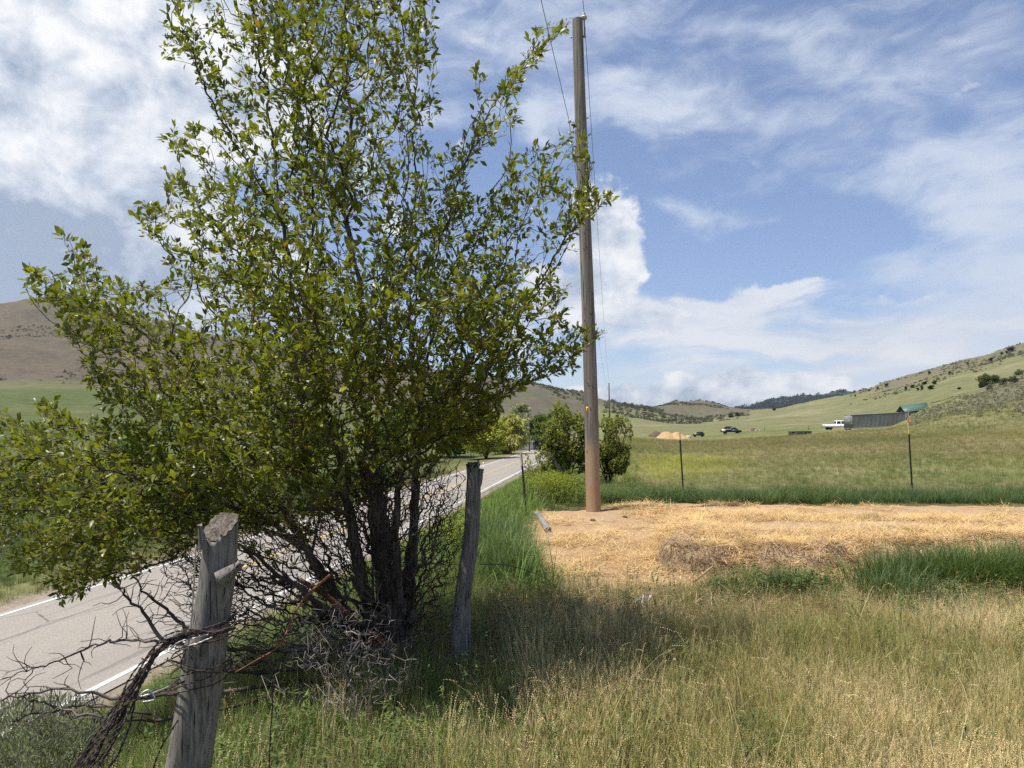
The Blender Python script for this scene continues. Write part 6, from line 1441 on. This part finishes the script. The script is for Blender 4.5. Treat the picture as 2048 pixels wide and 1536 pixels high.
scatter('spilled_straw', 'thin straw spilled into the grass', P_straw, X, Y, gz(X, Y) + .04, rng.uniform(.7, 1.2, len(X)), colmix((.45, .34, .18), (.70, .56, .32), rng.random(len(X))), tilt=.2, seed=32)
# 10 scrub on the hills
def blob_proto(name, rng, n=46, r=1.0):
    b = []; V, T, Cc = [], [], []
    for _ in range(n):
        d = unit(rng.normal(0, 1, 3)); d[2] = abs(d[2]); c = d * r * rng.uniform(.3, 1) * np.array([1, 1, .9]); a, e = unit(rng.normal(0, 1, 3)) * r * .34, unit(rng.normal(0, 1, 3)) * r * .34; k = len(V); V += [c - a * .6, c + a, c + e]; T.append((k, k + 1, k + 2)); Cc += [np.ones(3) * rng.uniform(.7, 1.3)] * 3
    me = np_mesh(name, V, T, None, False, np.array(Cc)); me.materials.append(M['grass']); return bpy.data.objects.new(name, me)
P_blob = [blob_proto('scrub', rng) for _ in range(4)]
def hill_scrub(name, label, n, px0, px1, r0, r1, size, col1, col2, thr, seed, fq=.012):
    rng = np.random.default_rng(seed); px = rng.uniform(px0, px1, n); r = np.sqrt(rng.uniform(r0 ** 2, r1 ** 2, n)); th = np.arctan((px - CX) / F); X, Y = r * np.sin(th), r * np.cos(th)
    k = (fbm2(X * fq, Y * fq, seed, 4) + .35 * fbm2(X * fq * 6, Y * fq * 6, seed + 5, 2) > thr); s, t = st_of(X, Y); k &= (s < 5) | (s > 24); X, Y = X[k], Y[k]
    scatter(name, label, P_blob_copy(), X, Y, gz(X, Y), rng.uniform(size[0], size[1], len(X)) * rng.choice([.7, 1, 1.6], len(X), p=[.5, .4, .1]), colmix(col1, col2, rng.random(len(X))), seed=seed)
def P_blob_copy(): return [o.copy() for o in P_blob]
hill_scrub('hill_scrub', 'dark junipers and scrub speckling the hills at the valley head', 9000, 1000, 1500, 800, 1900, (1.6, 3.2), (.075, .085, .045), (.13, .13, .08), .20, 41, .006)
hill_scrub('ridge_scrub', 'dark scrub and rocks on the bare hill to the left', 9000, -300, 1000, 720, 1250, (.8, 1.7), (.09, .075, .06), (.11, .11, .06), .2, 42, .008)
hill_scrub('sage_slope_scrub', 'grey sagebrush on the slope at the right edge', 9000, 1820, 2350, 95, 300, (.18, .45), (.20, .20, .13), (.30, .29, .20), .08, 43, .05)
hill_scrub('upper_slope_scrub', 'low sagebrush on the upper right hill', 9000, 1700, 2350, 560, 1200, (.7, 1.3), (.10, .105, .055), (.19, .175, .11), .05, 44, .02)
hill_scrub('mountain_forest', 'forest on the far blue mountains', 7000, 1380, 1800, 3600, 5600, (9, 17), (.016, .028, .02), (.03, .045, .03), -.2, 45, .002)

# ------------------------------------------------------------------ small near things
def dead_shrub():
    rng = np.random.default_rng(3); b = np.array([-.86, 3.72, 0.0]); root = empty('dead_shrub', b, label='small leafless pale grey shrub in front of the hawthorn trunk', cat='dead shrub')
    P = rng.normal(0, 1, (700, 3)) * np.array([.17, .14, .2]) + np.array([.03, 0, .38]); P = P[(P[:, 2] > .05) & (np.hypot(P[:, 0] / .34, (P[:, 2] - .35) / .36) < 1)][:420]
    V, PR, ns = grow([np.array([(0, 0, 0), (.01, 0, .12), (.0, .01, .28), (.03, 0, .45)]), np.array([(0, 0, .05), (-.1, .02, .2), (-.2, 0, .35)]), np.array([(0, 0, .05), (.12, .0, .25)])], P, .2, .4)
    R, chains, ch, w = skeleton(V, PR, .0011, 2.3, .009); a, c = branch_meshes(V, R, chains, .5, .8, 3, rng); c.build('twigs', M['deadtwig'], root, True)
dead_shrub()
def sagebrush(x, y, h, w_, seed, label):
    rng = np.random.default_rng(seed); z = gzs(x, y); root = empty('sagebrush', (x, y, z), label=label, cat='sagebrush')
    u = unit(rng.normal(0, 1, (2600, 3))); P = u * rng.random((2600, 1)) ** .33 * np.array([w_ / 2, w_ / 2, h * .5]) + np.array([0, 0, h * .55]); P = P[P[:, 2] > .05]
    V, PR, ns = grow([np.array([(0, 0, 0), (0, 0, .06)])] + [np.array([(0, 0, .05), (math.cos(a) * w_ * .2, math.sin(a) * w_ * .2, h * .4)]) for a in np.linspace(0, 5.5, 7)], P[:900], .3, 2)
    R, chains, ch, w = skeleton(V, PR, .0013, 2.3, .015); a, c = branch_meshes(V, R, chains, .5, .3, 2, rng); c.build('stems', M['deadtwig'], root, True)
    P = P[P[:, 2] > .2 * h]; k = 9; pos = np.repeat(P, k, axis=0) + rng.normal(0, .018, (len(P) * k, 3)); ax = unit(rng.normal(0, .5, pos.shape) + unit(pos - np.array([0, 0, .1])) + np.array([0, 0, .7])); L = rng.uniform(.015, .032, len(pos))
    leaf_mesh('foliage', pos, ax, unit(rng.normal(0, 1, pos.shape)), L, L * .26, colmix((.20, .22, .16), (.34, .36, .27), rng.random(len(pos))), M['softleaf'], root)
sagebrush(-2.42, 3.55, .62, .8, 5, 'grey-green sagebrush low in the left corner below the wire bundle')
sagebrush(-3.35, 4.3, .55, .8, 6, 'smaller grey sagebrush on the bank beside the road edge line')
def scrap():
    x, y, _ = ground_at(1285, 1225); rng = np.random.default_rng(2); n = 26; V = []
    for i in range(n):
        for j in range(7):
            u, v = i / (n - 1) - .5, j / 6 - .5; V.append((u * .13 + .01 * vnoise(i * .5, j), v * .04 + .02 * math.sin(u * 9), .04 + .03 * math.sin(u * 16) * (1 if u > 0 else .6) + .022 * vnoise(u * 30, v * 9) + .02 * u))
    i = np.arange(n - 1)[:, None] * 7; j = np.arange(6)[None]
    me = np_mesh('plastic_scrap', V, None, np.stack([i + j, i + 7 + j, i + 8 + j, i + j + 1], -1).reshape(-1, 4), True); o = link('plastic_scrap', me, M['plastic'], None, label='crumpled pale blue plastic scrap lying in the grass before the straw', cat='plastic scrap'); o.location = (x, y, gzs(x, y) + .07); md = o.modifiers.new('thickness', 'SOLIDIFY'); md.thickness = .0015
scrap()
M['dung'] = flat('dark_dry_manure', (0.085, 0.06, 0.043), 0.95, 0.4, 14, 0, 0.6)
for k, (px, py, r, lab) in enumerate([(1617, 1063, .05, 'dark twiggy manure clump lying on the bare middle of the heap'), (1632, 1074, .035, 'small dark manure clod just below the twiggy clump'), (1692, 1081, .045, 'dark manure clod right of the twiggy clump'), (1530, 1083, .055, 'broad dark clod at the left top of the heap'), (1552, 1087, .045, 'dark clod touching the broad one at the left top of the heap'), (1960, 1045, .05, 'small brown clod on the dirt at the far right'), (1186, 1042, .05, 'small dark clod on the dirt just below the utility pole'), (1250, 1035, .04, 'small dark clod right of the utility pole foot')]):
    Y = np.linspace(6, 16, 2000); X = Y * (px - CX) / F; dz = EYE + Y * (HY - py) / F - surf(X, Y); q = int(np.argmax(dz < 0)); lump('manure_clod', (X[q], Y[q], float(surf(X[q:q+1], Y[q:q+1])[0]) + r * .25), r, lab, 'dung', 70 + k, 'manure clod', .5, 'dark clods on the straw and dirt')
for k, (x, y, r, lab) in enumerate([(5.55, 11.0, .28, 'left one of two low straw tufts on the far part of the dirt'), (7.7, 11.3, .26, 'right one of two low straw tufts on the far part of the dirt')]):
    rng = np.random.default_rng(k); mb = MB(); z = float(surf(np.array([x]), np.array([y]))[0])
    for q in range(160):
        a = rng.uniform(0, 6.28); d = np.array([math.cos(a), math.sin(a) * .6, 0]); p = np.array([rng.normal(0, r * .5), rng.normal(0, r * .3), 0]); L = rng.uniform(.08, .2); hh = max(0.01, .11 - .4 * np.linalg.norm(p))
        mb.tube([p + [0, 0, hh * .4], p + d * L * .5 + [0, 0, hh + rng.uniform(0, .03)], p + d * L + [0, 0, hh * .3]], [.003, .003, .002], 3, cap=False)
    o = mb.build('straw_tuft', flat('straw_tuft_colour%d' % k, (.50, .36, .18), .7, .3, 30), None, label=lab, cat='straw tuft', group='low straw tufts'); o.location = (x, y, z)

# ------------------------------------------------------------------ air
def haze():
    mb = MB(); mb.box(-9600, 9600, -9600, 9600, -260, 1500); me = mb.mesh('haze')
    m = bpy.data.materials.new('haze'); m.use_nodes = True; nt = m.node_tree; nt.nodes.clear(); g = G(nt); out = g.n('ShaderNodeOutputMaterial'); v = g.n('ShaderNodeVolumePrincipled')
    v.inputs['Color'].default_value = (0.80, 0.88, 1.0, 1); v.inputs['Density'].default_value = 4.5e-5; v.inputs['Anisotropy'].default_value = 0.2
    g.L.new(v.outputs[0], out.inputs['Volume']); link('haze', me, m, None, kind='stuff', label='thin summer haze')
haze()
